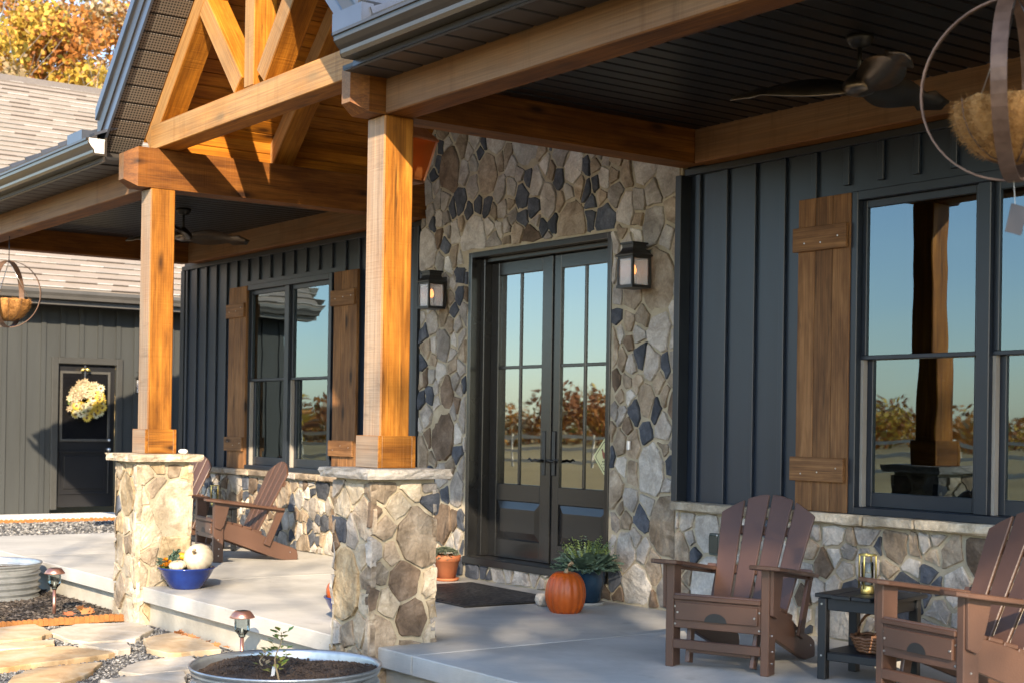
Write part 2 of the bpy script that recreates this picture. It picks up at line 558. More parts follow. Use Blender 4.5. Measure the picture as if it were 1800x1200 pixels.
def cells(x0, x1, z0, z1, radii, rng, sv=1.2, tries=9000, hole=None, extra=()):
    """cells of a power diagram: uneven stones that fill the rectangle"""
    seeds = []
    for k in range(tries):
        r = rng.choice(radii) if k < tries*0.75 else min(radii)
        p = (rng.uniform(x0, x1), rng.uniform(z0, z1))
        if all(math.hypot(p[0]-q[0], (p[1]-q[1])/sv) > 0.92*(r+q[2]) for q in seeds):
            seeds.append((p[0], p[1], r))
    res = []
    for i, (x, z, r) in enumerate(seeds):
        poly = [(x0, z0), (x1, z0), (x1, z1), (x0, z1)]
        for j, (u, v, s) in enumerate(seeds):
            if i == j or abs(u-x) > 1.0 or abs(v-z) > 1.0: continue
            # metric with stretched z
            nx, nz = 2*(u-x), 2*(v-z)/(sv*sv)
            c = (u*u-x*x) + (v*v-z*z)/(sv*sv) - s*s + r*r
            poly = clip(poly, (nx, nz), c)
            if len(poly) < 3: break
        if len(poly) < 3: continue
        if hole:
            hx0, hx1, hz0, hz1 = hole
            if hx0 < x < hx1 and hz0 < z < hz1: 
                opts = [clip(poly, (1, 0), hx0), clip(poly, (-1, 0), -hx1), clip(poly, (0, 1), hz0), clip(poly, (0, -1), -hz1)]
            else:
                opts = []
                if x <= hx0: opts.append(clip(poly, (1, 0), hx0))
                if x >= hx1: opts.append(clip(poly, (-1, 0), -hx1))
                if z <= hz0: opts.append(clip(poly, (0, 1), hz0))
                if z >= hz1: opts.append(clip(poly, (0, -1), -hz1))
            opts = [o for o in opts if len(o) > 2]
            if not opts: continue
            poly = max(opts, key=area)
        for n, c in extra:
            poly = clip(poly, n, c)
            if len(poly) < 3: break
        if len(poly) >= 3: res.append((poly, r))
    return res

def stone_mesh(poly, depth, rng, place, mat, rough=0.009, drop=0.02):
    """poly in wall coordinates; place(u, v, d) gives the world point"""
    pts = []
    n = len(poly)
    t = rng.uniform(0.04, 0.11)
    for i in range(n):
        p, q = poly[i], poly[(i+1) % n]
        L = math.hypot(q[0]-p[0], q[1]-p[1])
        if L < 0.012: pts.append(((p[0]+q[0])/2, (p[1]+q[1])/2)); continue
        ox, oz = (q[1]-p[1])/L, -(q[0]-p[0])/L
        for s in ((t, 1-t) if L < .10 else (t, rng.uniform(.4, .6), 1-t)):
            j = rng.uniform(-rough, rough)+(rng.uniform(-.035, .02)*L if .3 < s < .7 else 0)
            pts.append((p[0]+s*(q[0]-p[0])+ox*j, p[1]+s*(q[1]-p[1])+oz*j))
    m = len(pts)
    cx = sum(p[0] for p in pts)/m; cz = sum(p[1] for p in pts)/m
    tilt = (rng.uniform(-.07, .07), rng.uniform(-.08, .08))
    vs = []
    for sc, d in ((1.0, -drop), (0.99, depth*0.75), (0.93, depth)):
        for p in pts:
            u = cx+(p[0]-cx)*sc; v = cz+(p[1]-cz)*sc
            dd = d if d < 0 else d + (u-cx)*tilt[0] + (v-cz)*tilt[1] + rng.uniform(-.003, .003)
            vs.append(place(u, v, dd))
    vs.append(place(cx, cz, depth*1.05+rng.uniform(-.004, .008)))
    fs = []
    for k in range(2):
        for i in range(m):
            a, b = k*m+i, k*m+(i+1) % m
            fs.append((a, b, b+m, a+m))
    for i in range(m):
        fs.append((2*m+i, 2*m+(i+1) % m, 3*m))
    c = place(cx, cz, 0)
    me = mesh('stone', [Vector(v)-c for v in vs], fs, mat, False)
    return me, c

def veneer(parent, cl, place, rng, weights, gap=0.0105, depth=(0.018, 0.036), small_dark=True, minarea=0.0012):
    names = list(weights)
    for poly, r in cl:
        p = inset(poly, gap*rng.uniform(0.7, 1.35))
        if len(p) < 3 or area(p) < minarea: continue
        a = area(p)
        ws = [weights[k]*((1.9 if a < 0.02 else 0.7 if a < .04 else .12 if a < .06 else .0) if (k == 'st_slate' and small_dark) else 1) for k in names]
        k = rng.choices(names, ws)[0]
        me, c = stone_mesh(p, rng.uniform(*depth), rng, place, k)
        link('stone', me, parent, c)

# ================================================================ the house
house = empty('house', (0, 0, 0))
tag(house, 'dark blue-grey board-and-batten farmhouse with stone entry and timber-framed front porch', 'house')

# ---- stone entry wall
SX0, SX1, SY = -3.465, -0.20, -0.05
DX0, DX1, DZ0, DZ1 = -2.725, -0.92, 0.152, 2.625         # door opening
rng = random.Random(11)
bm = bmesh.new()
TOPZ = 5.0
for a in ((SX0, DX0, 0.0, TOPZ), (DX1, SX1, 0.0, TOPZ), (DX0, DX1, DZ1, TOPZ), (DX0, DX1, 0.0, DZ0-0.03)):
    bm_box(bm, a[0], a[1], SY, 0.10, a[2], a[3])
# cut the top by the gable slopes
for n, c in (((-GP, 0, 1), None), ((GP, 0, 1), None)):
    nn = Vector(n); co = Vector((GX, 0, gz(GX)-0.02))
    bmesh.ops.bisect_plane(bm, geom=bm.verts[:]+bm.edges[:]+bm.faces[:], plane_co=co, plane_no=nn, clear_outer=True)
stonewall = link('stone_wall', from_bm('stone_wall', bm, 'mortar'), house)
kz = gz(GX)-0.06
ex = [((-GP, 1), kz-GP*GX), ((GP, 1), kz+GP*GX)]
cl = cells(SX0+.005, SX1-.005, 0.0, 4.5, (.04, .055, .075, .10, .135, .17), rng, 1.3, 10000, (DX0-.01, DX1+.01, DZ0-.012, DZ1+.012), ex)
veneer(stonewall, cl, lambda u, v, d: Vector((u, SY-d, v)), rng, {'st_tan': .27, 'st_grey': .34, 'st_pale': .15, 'st_brown': .13, 'st_slate': .23}, depth=(.010, .022))

# ---- stone base walls, with their cap stones
def base_wall(x0, x1, seed):
    rng = random.Random(seed)
    b = box('stone_base', x0, x1, -0.075, 0.05, -0.02, 0.69, 'mortar', house)
    cl = cells(x0, x1, 0.0, 0.685, (.04, .06, .09, .125, .15), rng, 1.15, 5000)
    pl = lambda u, v, d: Vector((u, -0.075-d, v))
    # children of a part with its own origin: give world points minus the part origin
    off = b.location.copy()
    names = {'st_tan': .24, 'st_grey': .26, 'st_pale': .26, 'st_brown': .14, 'st_slate': .14}
    veneer(b, cl, lambda u, v, d: pl(u, v, d)-off, rng, names, depth=(.010, .024))
    x = x0+0.002
    while x < x1-0.05:
        L = min(rng.uniform(.36, .62), x1-x)
        if x1-x-L < .12: L = x1-x
        bm = bmesh.new()
        bm_box(bm, x+.004, x+L-.004, -0.138, 0.02, 0.690, 0.747)
        bmesh.ops.subdivide_edges(bm, edges=[e for e in bm.edges if abs(e.verts[0].co.x-e.verts[1].co.x) > .05], cuts=4)
        bmesh.ops.bevel(bm, geom=[e for e in bm.edges if not e.is_boundary and e.calc_face_angle(0) > .5], offset=.009, segments=1, affect='EDGES')
        for v in bm.verts:
            if v.co.y < -.1: v.co.y += rng.uniform(-.006, .006); v.co.z += rng.uniform(-.003, .003)
        c = Vector((x+L/2, -.06, .718))
        for v in bm.verts: v.co -= c
        link('cap_stone', from_bm('cap_stone', bm, rng.choice(['st_tan', 'st_tan', 'st_cream', 'st_grey'])), b, c-off)
        x += L
base_wall(X0, SX0-.012, 21)
base_wall(SX1+.012, X1, 22)

# ---- board-and-batten siding around the window openings
WZ0, WZ1 = 0.747, 2.645
WIN = [(-6.885, -5.035), (1.262, 3.115)]
def siding(x0, x1, wx, phase):
    z0, z1 = 0.747, 2.965
    z1 = 3.2
    lst = [(x0, wx[0], 0.0, .04, z0, z1), (wx[1], x1, 0.0, .04, z0, z1), (wx[0], wx[1], 0.0, .04, WZ1, z1)]
    s = boxes('siding', lst, 'siding', house)
    box('frieze_trim', x0, x1, -0.035, -0.001, 2.925, 2.972, 'trim', house, .003)
    sh = {}
    x = phase
    while x < x1-.02:
        if x > x0+.02:
            zz = WZ1+.05 if wx[0]-.06 < x < wx[1]+.06 else z0
            if zz not in sh:
                bm = bmesh.new(); bm_box(bm, -.022, .022, -.024, 0, 0, 2.924-zz)
                bmesh.ops.bevel(bm, geom=bm.edges[:], offset=.003, segments=1, affect='EDGES')
                sh[zz] = from_bm('batten', bm, 'siding')
            link('batten', sh[zz], s, (x, 0, zz))
        x += .2565
    return s
siding(X0, SX0-.0, WIN[0], X0+.12)
siding(SX1, X1, WIN[1], -.078)
box('corner_trim', X0-.03, X0+.07, -.03, .0, .75, 2.924, 'trim', house, .003)
box('corner_trim', SX1-.02, SX1+.035, -.095, -.001, .75, 2.924, 'trim', house, .003)
box('corner_trim', SX0-.06, SX0+.004, -.085, -.001, .75, 2.924, 'trim', house, .003)
# side wall of the left corner and the interior shell that stops the view through the glass
box('side_wall', X0-.02, X0+.05, .05, 6.0, 0, 3.2, 'siding', house)
MAT['inwall'] = simple('interior_paint', (.30, .28, .25), (.34, .32, .28), 2, 0.9)
MAT['infloor'] = simple('interior_floor', (.12, .07, .035), (.17, .10, .05), 3, 0.5)
box('interior_wall', X0+.06, X1, 4.0, 4.1, 0, 3.1, 'inwall', house)
box('interior_wall', SX0-.1, SX0-.02, .11, 3.99, 0, 3.1, 'inwall', house)
box('interior_wall', SX1+.06, SX1+.12, .11, 3.99, 0, 3.1, 'inwall', house)
box('interior_floor', X0+.06, X1, .11, 3.99, .05, .1, 'infloor', house)
box('interior_ceiling', X0+.06, X1, .05, 3.99, 2.75, 2.80, 'inwall', house)

# ---- windows: two double-hung units side by side
def window(x0, x1, sheer):
    w = empty('window', ((x0+x1)/2, 0, WZ0), 0, house)
    ox, oz = (x0+x1)/2, WZ0
    def L(lst): return [(a-ox, b-ox, c, d, e-oz, f-oz) for a, b, c, d, e, f in lst]
    t = .055
    boxes('frame', L([(x0, x0+t, -.045, .085, WZ0, WZ1), (x1-t, x1, -.045, .085, WZ0, WZ1),
                      (x0+t, x1-t, -.045, .085, WZ1-t, WZ1), (x0+t, x1-t, -.05, .085, WZ0, WZ0+.045)]), 'vinyl', w, .004)
    mid = (x0+x1)/2
    boxes('mullion', L([(mid-.042, mid+.042, -.035, .085, WZ0+.045, WZ1-t)]), 'vinyl', w, .004)
    for a, b in ((x0+t, mid-.042), (mid+.042, x1-t)):
        zm = 1.70
        # upper sash sits forward, lower sash back behind the meeting rail
        s = boxes('upper_sash', L([(a, a+.035, .0, .03, zm-.02, WZ1-t), (b-.035, b, .0, .03, zm-.02, WZ1-t),
                   (a+.035, b-.035, .0, .03, WZ1-t-.045, WZ1-t), (a, b, -.006, .034, zm-.045, zm-.0201)]), 'vinyl', w, .003)
        box('pane', a+.035-ox, b-.035-ox, .014, .018, zm-.02-oz, WZ1-t-.045-oz, 'glass', s)
        s = boxes('lower_sash', L([(a+.02, a+.062, .036, .066, WZ0+.046, zm-.02), (b-.062, b-.02, .036, .066, WZ0+.046, zm-.02),
                   (a+.062, b-.062, .036, .066, WZ0+.046, WZ0+.13)]), 'vinyl', w, .003)
        box('pane', a+.062-ox, b-.062-ox, .050, .054, WZ0+.13-oz, zm-.046-oz, 'glass', s)
        for q in ((a, a+.02), (b-.02, b)):
            boxes('track', L([(q[0], q[1], .002, .08, WZ0+.046, zm-.046)]), 'tanvinyl', w)
    return w
window(*WIN[0], True)
window(*WIN[1], False)

# ---- shutters: three boards and two battens, with nail heads
def shutter(x0, x1, seed):
    rng = random.Random(seed)
    s = empty('shutter', ((x0+x1)/2, -.04, WZ0), 0, house)
    W = x1-x0; bw = W/3
    for k in range(3):
        o = beam('board', (-W/2+bw*(k+.5), 0, 0.003), (-W/2+bw*(k+.5), 0, 1.893), bw-.003, .03, 'shutter', s, .003, up=(0, -1, 0))
    for z in (.18+.075, 1.57+.075):
        r = beam('rail', (-W/2-.022, -.029, z), (W/2-.012, -.029, z), .026, .145, 'shutter', s, .003)
        for k in (-1, 0, 1):
            bm = bmesh.new(); bmesh.ops.create_cone(bm, cap_ends=True, segments=8, radius1=.005, radius2=.004, depth=.004)
            n = link('nail', from_bm('nail', bm, 'steel'), s, (bw*k+rng.uniform(-.01, .01), -.0435, z+rng.uniform(-.03, .03)), (math.pi/2, 0, 0))
for i, (a, b) in enumerate(((-7.24, -6.825), (-4.968, -4.535), (.858, 1.272), (3.13, 3.545))):
    shutter(a, b, 40+i)

# ---- entry door: frame, two leaves with four lites over a raised panel
FY = .10
fr = boxes('door_frame', [(DX0, DX0+.045, -.062, .16, DZ0, DZ1), (DX1-.045, DX1, -.062, .16, DZ0, DZ1), (DX0+.045, DX1-.045, -.062, .16, DZ1-.045, DZ1)], 'doorpaint', house, .004)
boxes('door_jamb', [(DX0+.045, DX0+.10, .03, .16, DZ0+.03, DZ1-.045), (DX1-.10, DX1-.045, .03, .16, DZ0+.03, DZ1-.045), (DX0+.1, DX1-.1, .03, .16, DZ1-.08, DZ1-.045)], 'doorpaint', house, .004)
box('threshold', DX0, DX1, -.085, .17, DZ0-.03, DZ0+.028, 'black', house, .006)
def leaf(x0, x1, hinge_left):
    z0, z1 = DZ0+.032, DZ1-.083
    st = .105
    ox = (x0+x1)/2
    gz0, gz1 = .775, z1-.105          # glass
    pz0, pz1 = z0+.15, .64            # panel
    y0, y1 = FY, FY+.045
    d = boxes('door', [(x0, x0+st, y0, y1, z0, z1), (x1-st, x1, y0, y1, z0, z1), (x0+st, x1-st, y0, y1, gz1, z1),
                       (x0+st, x1-st, y0, y1, pz1, gz0), (x0+st, x1-st, y0, y1, z0, pz0)], 'doorpaint', house, .004, (ox, FY, z0))
    o = Vector((ox, FY, z0))
    def bx(n, a, b, c, e, f, g, m, bv=0): return box(n, a-o.x, b-o.x, c-o.y, e-o.y, f-o.z, g-o.z, m, d, bv)
    gm = 1.70
    xs = (x0+st, ox-.012, ox+.012, x1-st)
    zs = (gz0, gm-.013, gm+.013, gz1)
    for a, b in ((xs[0], xs[1]), (xs[2], xs[3])):
        for c, e in ((zs[0], zs[1]), (zs[2], zs[3])):
            bx('pane', a, b, FY+.018, FY+.022, c, e, 'doorglass')
    bx('muntin', xs[1], xs[2], FY+.006, FY+.034, gz0, gz1, 'doorpaint', .004)
    bx('muntin', x0+st, xs[1], FY+.008, FY+.032, zs[1], zs[2], 'doorpaint', .003)
    bx('muntin', xs[2], x1-st, FY+.008, FY+.032, zs[1], zs[2], 'doorpaint', .003)
    # raised panel: sloped border round a flat field
    a, b = x0+st, x1-st
    q = .062
    vs = [(a, FY+.0165, pz0), (b, FY+.0165, pz0), (b, FY+.0165, pz1), (a, FY+.0165, pz1),
          (a+q, FY+.0005, pz0+q), (b-q, FY+.0005, pz0+q), (b-q, FY+.0005, pz1-q), (a+q, FY+.0005, pz1-q)]
    me = mesh('panel', [Vector(v)-o for v in vs], [(0, 1, 5, 4), (1, 2, 6, 5), (2, 3, 7, 6), (3, 0, 4, 7), (4, 5, 6, 7)], 'doorpaint')
    link('panel', me, d)
    # long plate with a curved lever
    hx = x1-.05 if hinge_left else x0+.05
    s = -1 if hinge_left else 1
    p = bx('handle', hx-.02, hx+.02, FY-.012, FY, .86, 1.20, 'black', .004)
    pts = [(0, -.006, -.06), (0, -.055, -.06), (s*.03, -.062, -.052), (s*.07, -.06, -.062), (s*.105, -.058, -.045), (s*.13, -.058, -.056)]
    tube('lever', pts, [.012, .011, .010, .009, .008, .004], 'black', p, 8)
    return d
cx = GX-.027
leaf(DX0+.10, cx-.012, True)
rl = leaf(cx+.012, DX1-.10, False)
box('astragal', cx-.028, cx+.028, FY-.014, FY-.0005, DZ0+.033, DZ1-.083, 'doorpaint', house, .004)
box('door_interior_wall', DX0-.1, DX1+.1, 1.8, 1.85, 0.1, 2.75, 'inwall', house)

# ================================================================ porch timber frame, roof and gutters (parts of the house)
def depth_beam(x1, name='porch_beam'):
    """beam running out from the wall, its nose chamfered on all four edges"""
    x0 = x1-PW
    y0, y1, c = -2.695, -.05, .05
    xm, zm = (x0+x1)/2, (ZB+ZT)/2
    hw, hh = PW/2, (ZT-ZB)/2
    # local X = grain = -world Y
    L = y1-y0
    ring = [(-hw, -hh), (hw, -hh), (hw, hh), (-hw, hh)]
    vs = [(0, a, b) for a, b in ring]+[(L-.095, a, b) for a, b in ring]+[(L, a*(1-c/hw), b*(1-c/hh)) for a, b in ring]
    fs = [(3, 2, 1, 0), (8, 9, 10, 11)]
    for k in range(2):
        for i in range(4):
            a, b = k*4+i, k*4+(i+1) % 4
            fs.append((a, b, b+4, a+4))
    o = link(name, mesh(name, vs, fs, 'timber'), house)
    mm = Matrix(((0, -1, 0), (1, 0, 0), (0, 0, 1))).transposed().to_4x4()
    # columns: local x -> (0,-1,0), local y -> (1,0,0), local z -> (0,0,1)
    mm = Matrix(((0, 1, 0, xm), (-1, 0, 0, y1), (0, 0, 1, zm), (0, 0, 0, 1)))
    o.matrix_basis = mm
    return o
depth_beam(XR); depth_beam(XL)
YB = -YP+PW/2
ch = ZC-ZB+.03
beam('porch_beam', (XR+.001, YB, ZB+ch/2), (X1, YB, ZB+ch/2), PW, ch, 'timber', house)
beam('porch_beam', (-8.35, YB, ZB+ch/2), (XL-PW-.001, YB, ZB+ch/2), PW, ch, 'timber', house)
beam('porch_beam', (-8.26, -.1, ZB+ch/2-.004), (-8.26, -2.30, ZB+ch/2-.004), PW-.01, ch-.01, 'timber', house)
beam('wall_beam', (XR+.002, -.075, ZB+.114), (X1, -.075, ZB+.114), .12, .232, 'timber', house)
beam('wall_beam', (-8.15, -.075, ZB+.114), (XL-PW-.002, -.075, ZB+.114), .12, .232, 'timber', house)

# ---- posts stand on the piers: separate things further down
# ---- gable trusses
def truss(y, full, seed):
    t = empty('gable_truss', (GX, y, ZT), 0, house)
    yy = 0
    def B(n, x0, z0, x1, z1, hz, wy=.18, c0=0, c1=0, dy=0):
        return beam(n, (x0-GX, dy, z0-ZT), (x1-GX, dy, z1-ZT), wy, hz, 'timber_truss', t, .006, cut0=c0, cut1=c1)
    half = GX+3.682
    # rafters lie under the roof deck
    rt = .15
    nv = Vector((GP, 0, -1)).normalized()*rt/2
    for s in (-1, 1):
        x0, z0 = GX+s*half, 3.352
        x1, z1 = GX, gz(GX)
        off = Vector((-s*nv.x*-1, 0, nv.z))
        off = Vector((-s*abs(nv.x), 0, -abs(nv.z)))
        a = Vector((x0, 0, z0))+off; b = Vector((x1, 0, z1))+off
        d = (b-a).normalized()
        a = a + d*.05; b = b - d*.06
        o = beam('rafter', (a.x-GX, 0, a.z-ZT), (b.x-GX, 0, b.z-ZT), .178, rt, 'timber_truss', t, .006)
    if full:
        zc0, zc1 = ZT+.003, ZT+.193
        B('bottom_chord', GX-half+.15, (zc0+zc1)/2, GX+half-.15, (zc0+zc1)/2, .19, .18)
        B('king_post', GX-.067, zc1+.001, GX-.067, gz(GX)-.22, .176, .142)
        # struts from the foot of the king post up to the rafters
        for s in (-1, 1):
            B('strut', GX-.067+s*.17, zc1+.04, GX-.067+s*.17+s*.62, zc1+.04+.70, .152, .172)
    return t
truss(-2.36, True, 1)
truss(-1.34, False, 2)

# ---- gable ceiling: tongue-and-groove boards along the ridge direction, each its own part
gceil = empty('gable_ceiling', (GX, -1.3, 3.3), 0, house)
half = GX+3.682
for s in (-1, 1):
    Ls = half*math.hypot(1, GP)
    n = int(Ls/.118)
    for k in range(n):
        u = (k+.5)*.118/Ls
        x = GX+s*half*(1-u); z = gz(x)+.014
        nx = Vector((s*GP, 0, 1)).normalized()
        o = beam('board', (x-GX, -2.448+1.3, z-3.3), (x-GX, 1.3-.02, z-3.3), .1145, .022, 'board', gceil, .004, up=nx)
for s in (-1, 1):
    x = GX+s*(half-.105)
    zt_ = gz(x)-3.3+.03; z0_ = ZT-3.3+.001
    for q in (0, 1):
        za, zb = z0_+(zt_-z0_)*q/2, z0_+(zt_-z0_)*(q+1)/2-.003
        beam('blocking_board', (x-GX, -2.44+1.3, (za+zb)/2), (x-GX, 1.3-.06, (za+zb)/2), .022, zb-za, 'board', gceil, .004)
    xo = GX+s*(half+.10)
    box('rake_return', xo-.01, xo+.01, -2.748, -2.452, 3.186, 3.34, 'soffit', house)
# ---- rake overhangs: perforated soffit panels, fascia and metal roof edge
def vent_mat():
    m, t, b = nodes_of('perforated_soffit')
    v = coords(t, (46, 46, 1), rnd=False)
    br = t.nodes.new('ShaderNodeTexVoronoi'); br.inputs['Scale'].default_value = 1.0; br.inputs['Randomness'].default_value = 0.0
    t.links.new(v, br.inputs['Vector'])
    c = ramp(t, br.outputs['Distance'], [(0.30, (.016, .014, .012)), (0.40, (.17, .145, .12))])
    t.links.new(c, b.inputs['Base Color']); b.inputs['Roughness'].default_value = .45
    return m
MAT['vent'] = vent_mat()
YR = -2.75
rake = empty('rake_soffit', (GX, -2.6, 3.3), 0, house)
Ls = half*math.hypot(1, GP)+.12
pw_ = .155
bmv = bmesh.new(); bm_box(bmv, -.0715, .0715, -.148, .148, -.006, .006)
bmesh.ops.bevel(bmv, geom=bmv.edges[:], offset=.004, segments=1, affect='EDGES')
vent_me = from_bm('panel', bmv, 'vent')
for s in (-1, 1):
    ang = -math.atan(GP)*s
    n = int(Ls/pw_)
    for k in range(n):
        dist = (k+.5)*pw_-.12
        x = GX+s*(half-dist/math.hypot(1, GP)); z = gz(x)
        link('panel', vent_me, rake, (x-GX, -2.601+2.6, z-3.3+.004), (0, s*math.atan(GP), 0))
def slab_quad(name, pts, th, mat, parent, nrm):
    nrm = Vector(nrm).normalized()*th
    vs = [Vector(p) for p in pts]; vs += [v+nrm for v in vs]
    fs = [(3, 2, 1, 0), (4, 5, 6, 7)]+[(i, (i+1) % 4, (i+1) % 4+4, i+4) for i in range(4)]
    return link(name, mesh(name, vs, fs, mat), parent)
for s in (-1, 1):
    nx = Vector((s*GP, 0, 1)).normalized()
    xe = GX+s*(half+.085); xa = GX
    # stepped rake fascia
    for (y0, y1, o0, o1, mt) in ((YR-.018, YR, -.03, .115, 'roofmetal'), (YR-.032, YR-.0185, .055, .20, 'bronze'), (YR-.05, YR-.0325, .165, .225, 'roofmetal')):
        vs = []
        for y in (y0, y1):
            for (x, o) in ((xe, o0), (xa, o0), (xa, o1), (xe, o1)):
                vs.append(Vector((x, y, gz(x)+o*math.hypot(1, GP))))
        link('rake_fascia', mesh('rake_fascia', vs, [(0, 1, 2, 3), (7, 6, 5, 4), (0, 4, 5, 1), (1, 5, 6, 2), (2, 6, 7, 3), (3, 7, 4, 0)], mt), house)
    # roof deck of the gable
    o1 = .20*math.hypot(1, GP)
    P4 = [(xe, YR, gz(xe)+o1-.06), (xa, YR, gz(xa)+o1-.06), (xa, 3, gz(xa)+o1-.06), (xe, 3, gz(xe)+o1-.06)]
    roofg = slab_quad('gable_roof', P4, .05, 'roofmetal', house, nx)
    # standing seams
    for k in range(6):
        y = YR+.02+k*.41
        beam('seam', (xe, y, gz(xe)+o1+.015), (xa, y, gz(xa)+o1+.015), .02, .045, 'roofmetal', house, 0, up=nx)

    # dark backing that shows in the joints of the panels
    xe2 = GX+s*(half+.07)
    slab_quad('rake_backing', [(xe2, -2.748, gz(xe2)+.012), (xa, -2.748, gz(xa)+.012), (xa, -2.452, gz(xa)+.012), (xe2, -2.452, gz(xe2)+.012)], .01, 'black', house, nx)

# ---- porch ceilings and eave soffits: grooved planks, each its own part
def planks(name, x0, x1, y0, y1, z, w, mat, parent):
    p = empty(name, ((x0+x1)/2, (y0+y1)/2, z), 0, parent)
    bm = bmesh.new(); bm_box(bm, -w/2+.007, w/2-.007, -(y1-y0)/2, (y1-y0)/2, 0, .012)
    bmesh.ops.bevel(bm, geom=[e for e in bm.edges if abs(e.verts[0].co.y-e.verts[1].co.y) > .1], offset=.008, segments=1, affect='EDGES')
    me = from_bm('plank', bm, mat)
    n = int((x1-x0)/w)
    for k in range(n):
        link('plank', me, p, (x0+(k+.5)*w-(x0+x1)/2, 0, 0))
    box('ceiling_backing', -(x1-x0)/2, (x1-x0)/2, -(y1-y0)/2, (y1-y0)/2, .010, .03, 'black', p)
    return p
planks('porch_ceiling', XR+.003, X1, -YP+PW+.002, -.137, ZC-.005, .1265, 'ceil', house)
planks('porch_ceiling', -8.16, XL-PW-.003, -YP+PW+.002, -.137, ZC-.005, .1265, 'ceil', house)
ES = 3.172
planks('eave_soffit', XR+.004, X1, -2.775, -YP-.002, ES, .2, 'soffit', house)
planks('eave_soffit', XL-PW-.004-26*.2, XL-PW-.004, -2.775, -YP-.002, ES, .2, 'soffit', house)

# ---- eave lip, K-style gutters, fascia, metal roof with seams
def extr(name, prof, x0, x1, mat, parent=None, closed=False):
    n = len(prof)
    vs = [(x0, y, z) for y, z in prof]+[(x1, y, z) for y, z in prof]
    fs = [(i, i+1, i+1+n, i+n) for i in range(n-1)]
    if closed:
        fs.append((n-1, 0, n, 2*n-1)); fs.append(tuple(range(n))[::-1]); fs.append(tuple(range(n, 2*n)))
    return link(name, mesh(name, vs, fs, mat), parent)
# outer profile then back along an inner skin so that the gutter has thickness
GPROF = [(-2.782, 3.205), (-2.862, 3.205), (-2.872, 3.225), (-2.874, 3.245), (-2.892, 3.262), (-2.912, 3.288), (-2.914, 3.312), (-2.926, 3.314), (-2.926, 3.330),
         (-2.906, 3.330), (-2.906, 3.30), (-2.886, 3.27), (-2.866, 3.25), (-2.86, 3.222), (-2.786, 3.222), (-2.786, 3.318), (-2.782, 3.318)]
def eave(x0, x1, capx):
    g = extr('gutter', GPROF, x0, x1, 'bronze', house, True)
    cp = [(y, z) for y, z in GPROF[:9]]+[(-2.782, 3.33)]
    extr('gutter_end_cap', cp, capx-.004, capx+.004, 'whiteish' if capx < -1 else 'bronze', house, True)
    extr('eave_lip', [(-2.778, 3.165), (-2.80, 3.150), (-2.806, 3.158), (-2.792, 3.172), (-2.790, 3.203), (-2.776, 3.203)], x0, x1, 'bronze', house, True)
    box('fascia', x0, x1, -2.781, -2.765, 3.175, 3.345, 'bronze', house)
    # roof plane
    sl = .42
    rz = lambda y: 3.352+sl*(y+2.86)
    slab_quad('porch_roof', [(x0, -2.86, rz(-2.86)), (x1, -2.86, rz(-2.86)), (x1, 2.5, rz(2.5)), (x0, 2.5, rz(2.5))], .02, 'roofmetal', house, (0, -sl, 1))
    x = x0+.32
    while x < x1:
        beam('seam', (x, -2.868, rz(-2.868)+.04), (x, 2.4, rz(2.4)+.04), .018, .042, 'roofmetal', house, 0)
        x += .41
eave(XR+.145, X1, XR+.15)
eave(X0-.25, -3.60, -3.605)
# splash guards where the valleys drain into the gutters
def guard(x0, x1, zt, ret):
    boxes('splash_guard', [(x0, x1, -2.925, -2.919, 3.331, zt), (ret-.004, ret+.004, -2.918, -2.85, 3.331, zt)], 'roofmetal', house)
guard(.15, .46, 3.43, .456)
guard(-4.02, -3.70, 3.405, -3.705)
# closed side of the porch roof on the left
box('gable_end_fill', X0-.2, X0-.17, -2.75, 2, 3.2, 3.34, 'bronze', house)

